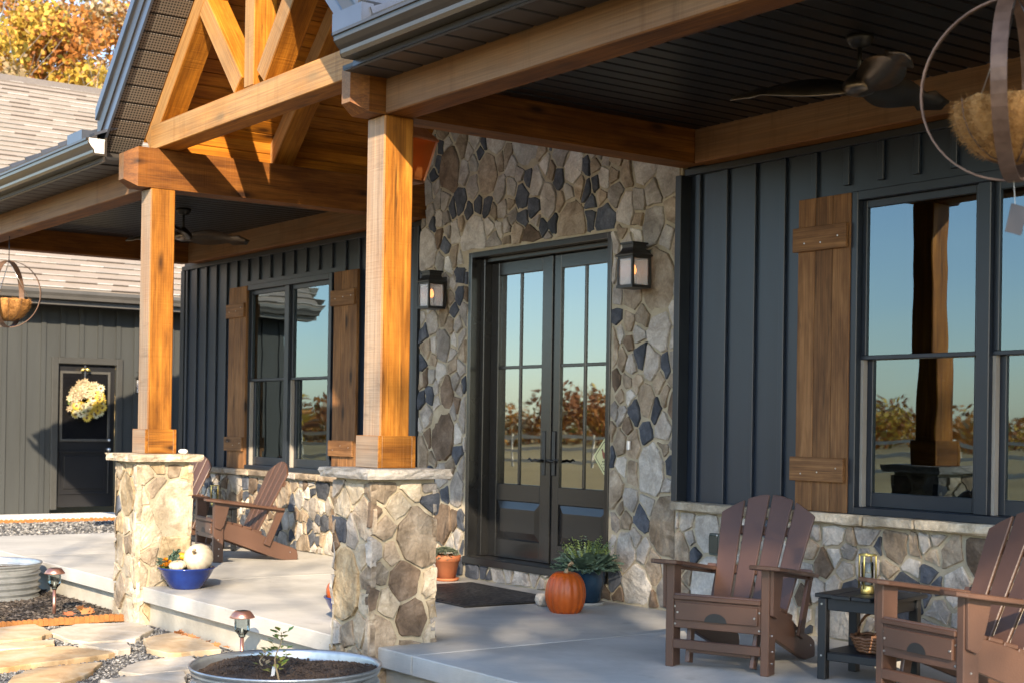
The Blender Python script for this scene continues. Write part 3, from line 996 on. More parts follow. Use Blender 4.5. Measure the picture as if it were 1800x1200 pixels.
# ================================================================ piers and posts
def pier(x1, seed, label):
    rng = random.Random(seed)
    e2, e = .1206, .182
    px0, px1 = x1-PW-e2, x1+e2
    py0, py1 = -YP-e2, -YP+PW+e2
    cx, cy = (px0+px1)/2, (py0+py1)/2
    p = empty('stone_pier', (cx, cy, -.3))
    tag(p, label, 'pier', 'stone piers of the porch')
    hw = (px1-px0)/2; zt = .928
    core = hw-.015
    box('mortar_core', -core, core, -core, core, 0, zt+.3-.004, 'mortar', p)
    W = {'st_tan': .20, 'st_cream': .52, 'st_gold': .20, 'st_slate': .06} if x1 < -1 else {'st_tan': .32, 'st_cream': .30, 'st_gold': .06, 'st_brown': .10, 'st_grey': .16, 'st_slate': .07}
    for (ux, uy, nx, ny) in ((1, 0, 0, -1), (0, 1, 1, 0), (-1, 0, 0, 1), (0, -1, -1, 0)):
        cl = cells(-hw-.012, hw+.012, 0.0, zt+.3-.012, (.06, .10, .15, .19), rng, 1.1, 2500)
        veneer(p, cl, lambda u, v, d: Vector((ux*u+nx*(core+d), uy*u+ny*(core+d), v)), rng, W, gap=.009, depth=(.008, .020))
    # rock-faced cap stone
    h = (PW+2*e)/2
    bm = bmesh.new(); bm_box(bm, -h, h, -h, h, zt+.3, .9843+.3)
    bmesh.ops.subdivide_edges(bm, edges=[q for q in bm.edges if abs(q.verts[0].co.z-q.verts[1].co.z) < .01], cuts=9, use_grid_fill=True)
    bmesh.ops.subdivide_edges(bm, edges=[q for q in bm.edges if abs(q.verts[0].co.z-q.verts[1].co.z) > .01], cuts=2, use_grid_fill=True)
    for v in bm.verts:
        m = max(abs(v.co.x), abs(v.co.y))
        if m > h-.001:
            k = rng.uniform(-.008, .004)
            if abs(v.co.z-(zt+.3)) < .001: k -= .008
            v.co.x *= 1+k/h; v.co.y *= 1+k/h
            if v.co.z > zt+.35: v.co.z -= rng.uniform(0, .004)
    link('cap', from_bm('cap', bm, 'st_cream' if x1 < -1 else 'st_pale'), p)
    return p
pier(XR, 65, 'stone pier nearest the entry mat, in front of the door')
pier(XL, 71, 'sunlit cream stone pier beside the blue bowl of pumpkins')

def post(x1, label):
    cx, cy = x1-PW/2, -YP+PW/2
    p = empty('timber_post', (cx, cy, .984)); tag(p, label, 'post', 'timber porch posts')
    beam('shaft', (0, 0, .0), (0, 0, ZB-.984-.001), PW, PW, 'timber_post', p, .008, up=(0, -1, 0))
    c = PW/2+.028
    lst = [(-c, c, -c, -PW/2-.001, 0.002, .184), (-c, c, PW/2+.001, c, 0.002, .184), (-c, -PW/2-.001, -PW/2-.001, PW/2+.001, 0.002, .184), (PW/2+.001, c, -PW/2-.001, PW/2+.001, 0.002, .184)]
    for (a, b, d, e, f, g) in lst:
        if b-a > e-d: beam('collar_board', (a, (d+e)/2, (f+g)/2), (b, (d+e)/2, (f+g)/2), e-d, g-f, 'timber_post', p, .003)
        else: beam('collar_board', ((a+b)/2, d, (f+g)/2), ((a+b)/2, e, (f+g)/2), b-a, g-f, 'timber_post', p, .003)
    return p
post(XR, 'square cedar post on the pier nearest the entry mat')
post(XL, 'sunlit square cedar post on the left pier')

# ================================================================ the garage wing
GW = -12.8
gar = empty('garage', (GW, .4, -.05)); gl = Vector((GW, .4, -.05))
tag(gar, 'grey-green board-and-batten garage wing with tan shingle roof and black door', 'building')
def gbox(n, x0, x1, y0, y1, z0, z1, m, par=None, bev=0.0, loc=None):
    base = gl if loc is None else loc
    return box(n, x0-base.x, x1-base.x, y0-base.y, y1-base.y, z0-base.z, z1-base.z, m, par or gar, bev)
GY0, GY1 = -3.45, 9.0
dy0, dy1, dz0, dz1 = -.075, .925, -.005, 2.085
bm = bmesh.new()
for (y0, y1, z0, z1) in ((GY0, dy0, -.06, 2.95), (dy1, GY1, -.06, 2.95), (dy0, dy1, dz1, 2.95)):
    bm_box(bm, -.1, 0, y0-gl.y, y1-gl.y, z0-gl.z, z1-gl.z)
gsid = link('siding', from_bm('siding', bm, 'gsiding'), gar)
bat = {}
y = GY0+.1
while y < 4.5:
    z0 = dz1+.003 if dy0-.03 < y < dy1+.03 else -.05
    if z0 not in bat:
        bm = bmesh.new(); bm_box(bm, 0, .02, -.032, .032, 0, 2.9-z0); bat[z0] = from_bm('batten', bm, 'gsiding')
    link('batten', bat[z0], gsid, (.0005, y-gl.y, z0-gl.z))
    y += .263
# front gable end wall
ridx, ridz, eax, eaz = -17.0, 6.77, -12.35, 2.98
sl = (ridz-eaz)/(eax-ridx)
vs = [(GW-.001, GY0, -.2), (-21.2, GY0, -.2), (-21.2, GY0, 2.6), (ridx, GY0, ridz-.35), (GW-.001, GY0, 3.0)]
vs = [Vector(v)-gl for v in vs]
link('gable_wall', mesh('gable_wall', vs+[v+Vector((0, .1, 0)) for v in vs], [(0, 1, 2, 3, 4), (9, 8, 7, 6, 5)], 'gsiding'), gar)
# door and its frame
boxes('door_frame', [(-.02, .035, dy0-.4, dy0+.09-.4, dz0+.05, dz1+.05), (-.02, .035, dy1-.09-.4, dy1-.4, dz0+.05, dz1+.05), (-.02, .035, dy0+.09-.4, dy1-.09-.4, dz1-.09+.05, dz1+.05)],
      simple('grey_door_casing', (.034, .034, .031), (.042, .042, .038), 5, .5), gar, .006)
MAT['gblack'] = simple('black_garage_door', (.011, .011, .012), (.015, .015, .016), 4, .35)
gd = gbox('door', GW-.06, GW-.03, dy0+.09, dy1-.09, dz0+.03, dz1-.09, 'gblack', None, .003)
gdl = gl+gd.location
ya, yb = .055, .765
def gd_frame(n, z0, z1, t, m):
    boxes(n, [(GW-.029-gdl.x, GW-.012-gdl.x, ya-gdl.y, ya+t-gdl.y, z0-gdl.z, z1-gdl.z), (GW-.029-gdl.x, GW-.012-gdl.x, yb-t-gdl.y, yb-gdl.y, z0-gdl.z, z1-gdl.z),
              (GW-.029-gdl.x, GW-.012-gdl.x, ya+t-gdl.y, yb-t-gdl.y, z0-gdl.z, z0+t-gdl.z), (GW-.029-gdl.x, GW-.012-gdl.x, ya+t-gdl.y, yb-t-gdl.y, z1-t-gdl.z, z1-gdl.z)], m, gd, .004)
gd_frame('window_trim', .93, 1.90, .035, simple('grey_lite_trim', (.055, .052, .046), (.07, .067, .06), 5, .4))
MAT['darkpane'] = simple('dark_door_glass', (.006, .006, .007), (.009, .009, .01), 3, .08)
gbox('pane', GW-.028, GW-.022, ya+.035, yb-.035, .965, 1.865, 'darkpane', gd, 0, gdl)
gd_frame('panel_moulding', .20, .80, .02, 'gblack')
gd_frame_in = gbox('panel', GW-.029, GW-.018, ya+.07, yb-.07, .27, .73, 'gblack', gd, .008, gdl)
for z, r in ((.98, .028), (1.11, .022)):
    o = lathe('knob', [(0, 0), (r*.9, .003), (r*.5, .012), (r*.45, .03), (r, .045), (r*.8, .062), (0, .068)], 'steel', gd, (GW-.029-gdl.x, .745-gdl.y, z-.16-gdl.z+.0), 14)
    o.rotation_euler = (0, math.pi/2, 0)
# eave: gutter, fascia, soffit
def gx(n, prof, m):
    vs = [Vector((x, y, z))-gl for y in (GY0-.3, GY1) for x, z in prof]
    k = len(prof)
    fs = [(i, (i+1) % k, (i+1) % k+k, i+k) for i in range(k)]+[tuple(range(k))[::-1], tuple(range(k, 2*k))]
    return link(n, mesh(n, vs, fs, m), gar)
gmet = simple('grey_gutter', (.07, .067, .062), (.09, .086, .08), 5, .35)
gx('gutter', [(-12.40, 2.83), (-12.31, 2.83), (-12.30, 2.87), (-12.275, 2.91), (-12.275, 2.955), (-12.40, 2.955)], gmet)
gx('soffit', [(-12.80, 2.77), (-12.42, 2.77), (-12.42, 2.80), (-12.80, 2.80)], 'soffit')
gx('fascia', [(-12.42, 2.76), (-12.401, 2.76), (-12.401, 2.97), (-12.42, 2.97)], gmet)
# roof
gr = gx('roof', [(eax, eaz), (eax, eaz-.05), (ridx, ridz-.05), (-21.7, eaz-.07), (-21.7, eaz), (ridx, ridz)], simple('roof_underlay', (.20, .17, .14), (.24, .2, .17), 5, .9))
sh_cols = [((.25, .225, .195), (.31, .28, .245)), ((.31, .285, .255), (.37, .345, .31)), ((.12, .10, .083), (.165, .14, .118)), ((.39, .372, .345), (.46, .442, .412)), ((.195, .18, .162), (.25, .234, .213))]
SHM = [simple('shingle_%s' % n, a, b, 40, .9, .4, 200) for n, (a, b) in zip(('tan', 'sand', 'brown', 'pale', 'grey'), sh_cols)]
rng = random.Random(5)
ang = math.atan(sl); SLn = math.hypot(eax-ridx, ridz-eaz)
ex_ = .142
rows = int(SLn/ex_)
sme = []
for wd in (.22, .33, .44):
    for m in SHM:
        bm = bmesh.new(); bm_box(bm, -.01, ex_+.02, -wd/2+.003, wd/2-.003, .002, .013)
        for v in bm.verts:
            if v.co.x > .05: v.co.z -= .009
        sme.append((wd, from_bm('shingle', bm, m)))
cand = []
for r in range(rows):
    y = GY0-.3+rng.uniform(-.2, 0)
    while y < 8.8:
        wd, me = rng.choice(sme)
        cand.append((r, y+wd/2, wd, me)); y += wd
def sp(r, y):
    d = r*ex_
    return Vector((eax+.015-d*math.cos(ang), y, eaz+d*math.sin(ang)+.004))
vis = [c for c in cand if -1.3 < c[1]-0.04*c[0]*0.9 < 2.4]
vis.sort(key=lambda c: (abs(c[1]-.3)+c[0]*.05))
pick = set(id(c) for c in vis[:300])
rest = [[] for _ in SHM]
rv_, rf_ = [], []
rm_ = []
for c in cand:
    r, y, wd, me = c
    p = sp(r, y)-gl
    if id(c) in pick:
        link('shingle', me, gr, p, (0, ang, math.pi), None)
        o = COL.objects[-1] if False else None
    else:
        M4 = Matrix.Translation(p) @ Euler((0, ang, math.pi)).to_matrix().to_4x4()
        k = len(rv_)
        rv_ += [M4 @ v.co for v in me.vertices]
        for f in me.polygons:
            rf_.append(tuple(k+i for i in f.vertices)); rm_.append(SHM.index(me.materials[0]))
rme = mesh('shingle_field', rv_, rf_, None)
for m in SHM: rme.materials.append(m)
rme.polygons.foreach_set('material_index', rm_)
tag(link('shingle_field', rme, gr), kind='stuff')
rc = link('ridge_cap', mesh('ridge_cap', [Vector(v)-gl for y in (GY0-.3, GY1) for v in ((ridx+.16, y, ridz-.10), (ridx, y, ridz+.035), (ridx-.16, y, ridz-.10), (ridx-.16, y, ridz-.13), (ridx+.16, y, ridz-.13))],
     [(0, 1, 6, 5), (1, 2, 7, 6), (2, 3, 8, 7), (4, 0, 5, 9), (0, 4, 3, 2, 1), (5, 6, 7, 8, 9)], SHM[2]), gr)

# wreath on the garage door
wr = empty('wreath', (GW+.02, .385, 1.20)); tag(wr, 'yellow and cream flower wreath hanging on the black garage door', 'wreath')
MAT['petal_y'] = simple('yellow_petal', (.48, .30, .02), (.58, .42, .06), 9, .7)
MAT['petal_c'] = simple('cream_petal', (.36, .27, .15), (.45, .36, .23), 9, .7)
MAT['petal_w'] = simple('pale_petal', (.50, .45, .26), (.58, .53, .34), 9, .7)
MAT['seedhead'] = simple('brown_flower_centre', (.09, .05, .02), (.13, .07, .03), 9, .9)
MAT['leafgreen'] = simple('wreath_leaf', (.10, .14, .03), (.16, .2, .05), 9, .8)
bm = bmesh.new()
tube_bm(bm, [(0, .17*math.cos(a*math.pi/12), .30+.17*math.sin(a*math.pi/12)) for a in range(25)], .07, 8, False)
link('ring', from_bm('ring', bm, 'leafgreen', True), wr)
def flower_me(n, r, m, cm):
    vs, fs, mi = [], [], []
    for k in range(n):
        a = 2*math.pi*k/n; b = math.pi/n*.9
        i = len(vs)
        vs += [(.0, 0, 0), (.008, r*.6*math.cos(a-b), r*.6*math.sin(a-b)), (.012, r*math.cos(a), r*math.sin(a)), (.008, r*.6*math.cos(a+b), r*.6*math.sin(a+b))]
        fs.append((i, i+1, i+2, i+3)); mi.append(0)
    i = len(vs)
    vs.append((.02, 0, 0))
    for k in range(8):
        vs.append((.008, r*.28*math.cos(k*math.pi/4), r*.28*math.sin(k*math.pi/4)))
    for k in range(8):
        fs.append((i, i+1+k, i+1+(k+1) % 8)); mi.append(1)
    me = mesh('flower', vs, fs, m); me.materials.append(getm(cm)); me.polygons.foreach_set('material_index', mi)
    return me
fy = flower_me(11, .07, 'petal_y', 'seedhead'); fw = flower_me(10, .066, 'petal_w', 'seedhead'); fc = flower_me(7, .058, 'petal_c', 'petal_c')
for k in range(130):
    a = rng.uniform(0, 2*math.pi); rr = .165+rng.uniform(-.095, .10)
    up = math.sin(a-.6) > .1
    me = fc if (up and math.cos(a) < .75) else rng.choice([fy, fy, fw])
    o = link('flower', me, wr, (.04+rng.uniform(0, .035), rr*math.cos(a), .30+rr*math.sin(a)), (rng.uniform(0, 6), rng.uniform(-.5, .5), rng.uniform(-.5, .5)))
bm = bmesh.new(); bm_box(bm, .0, .006, -.012, .012, .5, .78)
link('hanger', from_bm('hanger', bm, 'steel'), wr)
for s in (-1, 1):
    link('bow', lathe_me('bow', [(0, -.04), (.02, -.02), (.028, 0), (.02, .02), (0, .04)], 'gold', 10), wr, (.02, s*.035, .72), (s*1.1, 0, 0))

# ================================================================ adirondack chairs
def prism(name, poly, axis, a, b, mat, parent, bev=0.0, loc=(0, 0, 0), rot=(0, 0, 0)):
    """poly of two coordinates extruded along an axis from a to b"""
    bm = bmesh.new()
    def P(p, t):
        return {'x': (t, p[0], p[1]), 'y': (p[0], t, p[1]), 'z': (p[0], p[1], t)}[axis]
    A = [bm.verts.new(P(p, a)) for p in poly]; B = [bm.verts.new(P(p, b)) for p in poly]
    n = len(poly)
    bm.faces.new(A[::-1]); bm.faces.new(B)
    for i in range(n): bm.faces.new((A[i], A[(i+1) % n], B[(i+1) % n], B[i]))
    bmesh.ops.recalc_face_normals(bm, faces=bm.faces[:])
    if bev: bmesh.ops.bevel(bm, geom=[e for e in bm.edges if e.calc_face_angle(0) > .4], offset=bev, segments=1, affect='EDGES')
    return link(name, from_bm(name, bm, mat), parent, loc, rot)

bmb = bmesh.new(); bmesh.ops.create_cone(bmb, cap_ends=True, segments=8, radius1=.006, radius2=.005, depth=.005)
BOLT = from_bm('bolt', bmb, 'steel')

def make_chair():
    c = empty('adirondack_chair')
    H = 'hdpe'
    arm_z = lambda y: .555-.13*(y+.1)
    for s in (-1, 1):
        box('leg', s*.2625-.0225, s*.2625+.0225, -.042, .048, 0, .535, H, c, .004)
        x0, x1 = (s*.286, s*.306)
        prism('arm_bracket', [(-.035, .305), (.015, .285), (.045, .32), (.075, .42), (.10, .527), (-.04, .535)], 'x', min(x0, x1), max(x0, x1), H, c, .003)
        # arm board, widest near the front, sloping down to the back
        ax = [(s*.185, -.055), (s*.20, -.105), (s*.25, -.125), (s*.32, -.12), (s*.355, -.085), (s*.365, 0), (s*.36, .2), (s*.335, .42), (s*.31, .60), (s*.225, .60), (s*.235, .42), (s*.205, .2)]
        bm = bmesh.new()
        A = [bm.verts.new((x, y, arm_z(y)-.018)) for x, y in ax]; B = [bm.verts.new((x, y, arm_z(y)+.004)) for x, y in ax]
        bm.faces.new(A); bm.faces.new(B)
        for i in range(len(ax)): bm.faces.new((A[i], A[(i+1) % len(ax)], B[(i+1) % len(ax)], B[i]))
        bmesh.ops.recalc_face_normals(bm, faces=bm.faces[:])
        bmesh.ops.bevel(bm, geom=[e for e in bm.edges if e.calc_face_angle(0) > .8], offset=.004, segments=1, affect='EDGES')
        link('arm', from_bm('arm', bm, H), c)
        # rail under the arm
        prism('arm_rail', [(.05, .50), (.58, .432), (.58, .46), (.05, .53)], 'x', s*.275-.01, s*.275+.01, H, c, .002)
        # long side rail that slides down to the rear foot
        rail = [(-.02, .358), (.12, .335), (.25, .30), (.38, .252), (.50, .185), (.60, .145), (.70, .112), (.745, .085), (.755, .04), (.75, .0), (.62, .0), (.55, .018), (.36, .088), (-.02, .232)]
        prism('side_rail', rail, 'x', s*.222-.0155, s*.222+.0155, H, c, .004)
        # rear strut carrying the arm
        beam('rear_strut', (s*.262, .45, .14), (s*.262, .585, .455), .02, .062, H, c, .003, up=(0, 1, 0))
        for (y, z) in ((.0, .30), (.0, .20), (.46, .17), (.68, .07), (.005, .06), (.008, .12)):
            x = s*.286 if y < .1 else s*.239
            link('bolt', BOLT, c, (x, y, z), (0, math.pi/2, 0))
    # seat slats
    yz = [(.0, .366), (.095, .348), (.19, .325), (.28, .297), (.365, .264)]
    for i, (y, z) in enumerate(yz):
        beam('seat_slat', (-.238, y, z), (.238, y, z), .084, .02, H, c, .004, up=(0, .25, 1))
    # front: rail, drawer-like footrest panel with finger notch, lower bar
    box('front_rail', -.2395, .2395, -.052, -.024, .352, .377, H, c, .004)
    box('front_apron', -.2395, .2395, -.036, -.012, .205, .351, H, c, .003)
    fp = box('footrest_panel', -.225, .225, -.052, -.037, .248, .340, H, c, .003)
    n = 12
    hd = [(.062*math.cos(math.pi*k/n), .047*math.sin(math.pi*k/n)) for k in range(n+1)]
    prism('finger_notch', hd, 'y', -.0085, -.0081, 'black', fp, 0, (0, 0, -.046))
    for s in (-1, 1):
        link('bolt', BOLT, c, (s*.212, -.0535, .287), (math.pi/2, 0, 0))
        link('bolt', BOLT, c, (s*.232, -.038, .315), (math.pi/2, 0, 0)); link('bolt', BOLT, c, (s*.232, -.038, .225), (math.pi/2, 0, 0))
        beam('footrest_leg', (s*.185, .06, .205), (s*.178, .02, .022), .024, .05, H, c, .003, up=(0, -1, 0))
    box('lower_bar', -.2395, .2395, -.046, -.02, .098, .146, H, c, .004)
    box('footrest_bar', -.17, .17, .005, .03, .075, .11, H, c, .003)
    # four back slats fanning out under an arched top
    lean0, lean1 = Vector((0, .36, .215)), Vector((0, .685, .875))
    ax = (lean1-lean0).normalized(); L = (lean1-lean0).length
    nrm = Vector((1, 0, 0)).cross(ax)
    for i in range(4):
        cb, ct = (-.159+.106*i), (-.210+.140*i)
        wb, wt = .092, .121
        pts = []
        top = lambda x: L-.33*max(0, abs(x)-.03)**1.6*3.4
        pts = [(cb-wb/2, 0), (cb+wb/2, 0), (ct+wt/2, top(ct+wt/2)-.0)]
        for k in (.5, 0, -.5):
            x = ct+wt*k*.72; pts.append((x, top(x)))
        pts.append((ct-wt/2, top(ct-wt/2)))
        bm = bmesh.new()
        P = lambda u, v, d: lean0+Vector((u, 0, 0))+ax*v+nrm*d
        A = [bm.verts.new(P(u, v, -.01)) for u, v in pts]; B = [bm.verts.new(P(u, v, .01)) for u, v in pts]
        bm.faces.new(A); bm.faces.new(B)
        for k in range(len(pts)): bm.faces.new((A[k], A[(k+1) % len(pts)], B[(k+1) % len(pts)], B[k]))
        bmesh.ops.recalc_face_normals(bm, faces=bm.faces[:])
        bmesh.ops.bevel(bm, geom=[e for e in bm.edges if e.calc_face_angle(0) > .6], offset=.004, segments=1, affect='EDGES')
        link('back_slat', from_bm('back_slat', bm, H), c)
    for (z, w_) in ((.47, .30), (.24, .235), (.68, .25)):
        t = (z-.215)/.66
        y = .36+.325*t+.024
        beam('back_rail', (-w_, y, z), (w_, y, z), .024, .05, H, c, .003, up=ax)
    return c
ch = make_chair()
chairs = [((1.665, -1.455), 22.2, 'brown plastic adirondack chair nearest the entry, in front of the right shutter'),
          ((2.89, -1.37), -10, 'brown adirondack chair at the right edge, cut off by the frame'),
          ((-5.06, -1.23), -8, 'brown adirondack chair seen from the side between the two stone piers'),
          ((-7.0, -1.08), 8, 'brown adirondack chair mostly hidden behind the left stone pier')]
for i, (p, a, l) in enumerate(chairs):
    o = ch if i == 0 else copy_tree(ch)
    o.location = (p[0], p[1], 0.0); o.rotation_euler = (0, 0, math.radians(a))
    tag(o, l, 'chair', 'adirondack chairs on the porch')

# ---- black side tables
def make_table():
    t = empty('side_table')
    H = 'hdpeblack'
    for k in range(4):
        x = -.16+.1067*k
        prism('top_slat', [(x-.0505, -.21+(.03 if k in (0, 3) else 0)), (x+.0505, -.21+(.03 if k in (0, 3) else 0)), (x+.0505, .21), (x-.0505, .21)], 'z', .405, .425, H, t, .003)
    for sx in (-1, 1):
        for sy in (-1, 1):
            l = box('leg', sx*.165-.023, sx*.165+.023, sy*.165-.023, sy*.165+.023, 0, .404, H, t, .004)
            link('bolt', BOLT, t, (sx*.165, sy*.165-.024, .375), (math.pi/2, 0, 0)); link('bolt', BOLT, t, (sx*.165, sy*.165-.024, .12), (math.pi/2, 0, 0))
        box('apron', sx*.165-.01, sx*.165+.01, -.141, .141, .345, .404, H, t, .003)
    for s in (-1, 1):
        box('apron', -.141, .141, s*.165-.01, s*.165+.01, .345, .404, H, t, .003)
    box('shelf', -.186, .186, -.135, .135, .115, .135, H, t, .003)
    box('shelf_rail', -.141, .141, -.175, -.155, .095, .135, H, t, .003)
    return t
tb = make_table()
tb.location = (2.24, -.98, 0); tb.rotation_euler = (0, 0, math.radians(14))
tag(tb, 'small black slatted side table between the two right chairs', 'table', 'black side tables')
tb2 = copy_tree(tb); tb2.location = (-6.0, -.78, 0); tb2.rotation_euler = (0, 0, math.radians(-5))
tag(tb2, 'small black side table behind the chair on the left of the door', 'table', 'black side tables')

# ---- brass candle lanterns on the tables
def candle_lantern(loc, label):
    c = empty('candle_lantern', loc, .3); c.scale = (.88, .88, .88); tag(c, label, 'lantern', 'brass candle lanterns')
    lathe('base', [(0, 0), (.036, 0), (.038, .006), (.036, .045), (.03, .05), (0, .05)], 'gold', c, seg=18)
    lathe('glass', [(.031, .051), (.034, .07), (.034, .17), (.03, .18)], 'clear', c, seg=18)
    lathe('candle', [(0, .052), (.022, .052), (.022, .115), (0, .117)], 'whiteish', c, seg=14)
    for s in (-1, 1):
        tube('frame_bar', [(s*.05, 0, .03), (s*.05, 0, .215), (s*.045, 0, .222)], .005, 'gold', c, 6)
        tube('frame_bar', [(0, s*.05, .03), (0, s*.05, .215), (0, s*.045, .222)], .005, 'gold', c, 6)
    bm = bmesh.new(); tube_bm(bm, [(.048*math.cos(a*math.pi/8), .048*math.sin(a*math.pi/8), .22) for a in range(17)], .005, 6, False)
    link('top_ring', from_bm('top_ring', bm, 'gold', True), c)
candle_lantern((2.24, -1.0, .4255), 'brass candle lantern with glass chimney on the right side table')
candle_lantern((-5.98, -.76, .4255), 'brass candle lantern on the left side table')

# ---- wicker basket on the shelf of the right table
wk = empty('wicker_basket', (2.27, -.97, .136)); tag(wk, 'small brown wicker basket with hoop handle on the right table shelf', 'basket')
MAT['wicker'] = simple('wicker', (.12, .05, .02), (.24, .11, .05), 60, .6)
for k in range(5):
    bm = bmesh.new(); r = .085+.008*k
    tube_bm(bm, [(r*math.cos(a*math.pi/12), r*math.sin(a*math.pi/12), .012+k*.016+.003*(-1)**a) for a in range(25)], .009, 6, False)
    link('weave', from_bm('weave', bm, 'wicker', True), wk)
lathe('bottom', [(0, .004), (.088, .004), (.09, .012)], 'wicker', wk, seg=18)
tube('handle', [(.11*math.cos(a*math.pi/10), 0, .075+.12*math.sin(a*math.pi/10)) for a in range(11)], .007, 'wicker', wk, 6)

# ================================================================ wall lanterns beside the door
def emit(name, c, s):
    m = bpy.data.materials.new(name); m.use_nodes = True
    b = m.node_tree.nodes['Principled BSDF']
    b.inputs['Base Color'].default_value = rgb(c); b.inputs['Emission Color'].default_value = rgb(c); b.inputs['Emission Strength'].default_value = s
    return m
MAT['flame'] = emit('lit_bulb', (1.0, .34, .09), 1.3)
def seedy_glass():
    m, t, b = nodes_of('seedy_lantern_glass')
    b.inputs['Base Color'].default_value = (.8, .8, .82, 1); b.inputs['Roughness'].default_value = .12; b.inputs['IOR'].default_value = 1.5
    tr = t.nodes.new('ShaderNodeBsdfTransparent')
    ms = t.nodes.new('ShaderNodeMixShader'); ms.inputs[0].default_value = .30
    t.links.new(tr.outputs[0], ms.inputs[1]); t.links.new(b.outputs[0], ms.inputs[2])
    t.links.new(ms.outputs[0], t.nodes['Material Output'].inputs[0])
    return m
MAT['lampglass'] = seedy_glass()
def wall_lantern(loc, wallgap, label, rz=0):
    """loc = middle of the lantern body's bottom; wall lies at +y by wallgap"""
    l = empty('wall_lantern', loc, rz); tag(l, label, 'lantern', 'wall lanterns')
    B = 'black'; h = .072; H = .20
    boxes('cage', [(sx*h-.008 if sx > 0 else -h-.008, sx*h+.008 if sx > 0 else -h+.008, sy*h-.008, sy*h+.008, .02, H) for sx in (-1, 1) for sy in (-1, 1)]
          + [(-h-.012, h+.012, -h-.012, h+.012, 0, .02), (-h-.006, h+.006, -h-.006, h+.006, H, H+.016)], B, l)
    # stepped roof
    prof = [(.128, H+.0165), (.130, H+.028), (.108, H+.040), (.090, H+.056), (.080, H+.075), (.083, H+.098), (.098, H+.100), (.098, H+.112), (.06, H+.118), (0, H+.118)]
    o = lathe('roof', prof, B, l, (0, 0, 0), 4, smooth=False); o.rotation_euler = (0, 0, math.pi/4)
    for k in range(4):
        bm = bmesh.new(); bm_box(bm, -h+.009, h-.009, -.0015, .0015, .022, H-.002)
        o = link('pane', from_bm('pane', bm, 'lampglass'), l, (h*math.sin(k*math.pi/2), -h*math.cos(k*math.pi/2), 0), (0, 0, k*math.pi/2))
    lathe('candle', [(0, .02), (.014, .02), (.014, .09), (0, .092)], 'whiteish', l, seg=12)
    lathe('bulb', [(0, .092), (.016, .10), (.021, .122), (.014, .15), (0, .17)], 'flame', l, seg=10)
    box('back_plate', -.055, .055, wallgap-.012, wallgap, .02, .27, B, l, .003)
    box('bracket', -.02, .02, .088, wallgap-.012, .225, .25, B, l, .003)
    return l
wall_lantern((-.53, -.185, 2.185), .115, 'black box wall lantern on the stone right of the entry door')
wall_lantern((-3.08, -.185, 2.185), .115, 'black box wall lantern on the stone left of the entry door')
wall_lantern((GW+.20, 1.16, 1.6), .18, 'small pale-lit lantern beside the garage door', -math.pi/2)

# ================================================================ ceiling fans
def make_fan():
    f = empty('ceiling_fan')
    m = simple('pewter_fan_metal', (.13, .105, .08), (.18, .15, .12), 6, .28, metal=.9)
    # origin at the ceiling
    lathe('canopy', [(.0, 0), (.07, 0), (.068, -.02), (.045, -.055), (.014, -.06)], 'black', f, seg=24)
    tube('downrod', [(0, 0, -.055), (0, 0, -.19)], .011, 'black', f, 10)
    lathe('motor', [(.014, -.17), (.03, -.18), (.05, -.20), (.08, -.235), (.085, -.262), (.07, -.285), (.03, -.298), (0, -.30)], m, f, seg=28)
    vs, fs = [], []
    n = 14
    for i in range(n+1):
        t = i/n; r = .05+.60*t
        wd = .085+.125*math.sin(math.pi*min(1, t*1.35))*.9 if t < .74 else (.170*(1-(t-.74)/.26*.62))
        tw = -math.radians(42-16*t)
        yo = .06*math.sin(t*2.2)
        zc = -.262+.02*math.sin(t*math.pi)
        for s, dz in ((-.5, 0), (0, .008), (.5, 0)):
            vs.append((r, yo+wd*s*math.cos(tw), zc+wd*s*math.sin(tw)+dz))
    for i in range(n):
        for k in range(2):
            a = i*3+k; fs.append((a, a+1, a+4, a+3))
    me = mesh('blade', vs, fs, m, True)
    for k in range(3):
        b = link('blade', me, f, (0, 0, 0), (0, 0, k*2*math.pi/3))
        sm = b.modifiers.new('thick', 'SOLIDIFY'); sm.thickness = .008
    return f
fan = make_fan()
fan.location = (2.22, -1.09, ZC-.004); fan.rotation_euler = (0, 0, math.radians(-36))
tag(fan, 'three-blade pewter ceiling fan under the right porch ceiling', 'ceiling fan', 'porch ceiling fans')
f2 = copy_tree(fan); f2.location = (-5.71, -1.24, ZC-.004); f2.rotation_euler = (0, 0, math.radians(-36))
tag(f2, 'three-blade ceiling fan in the left porch bay, half hidden by the post', 'ceiling fan', 'porch ceiling fans')

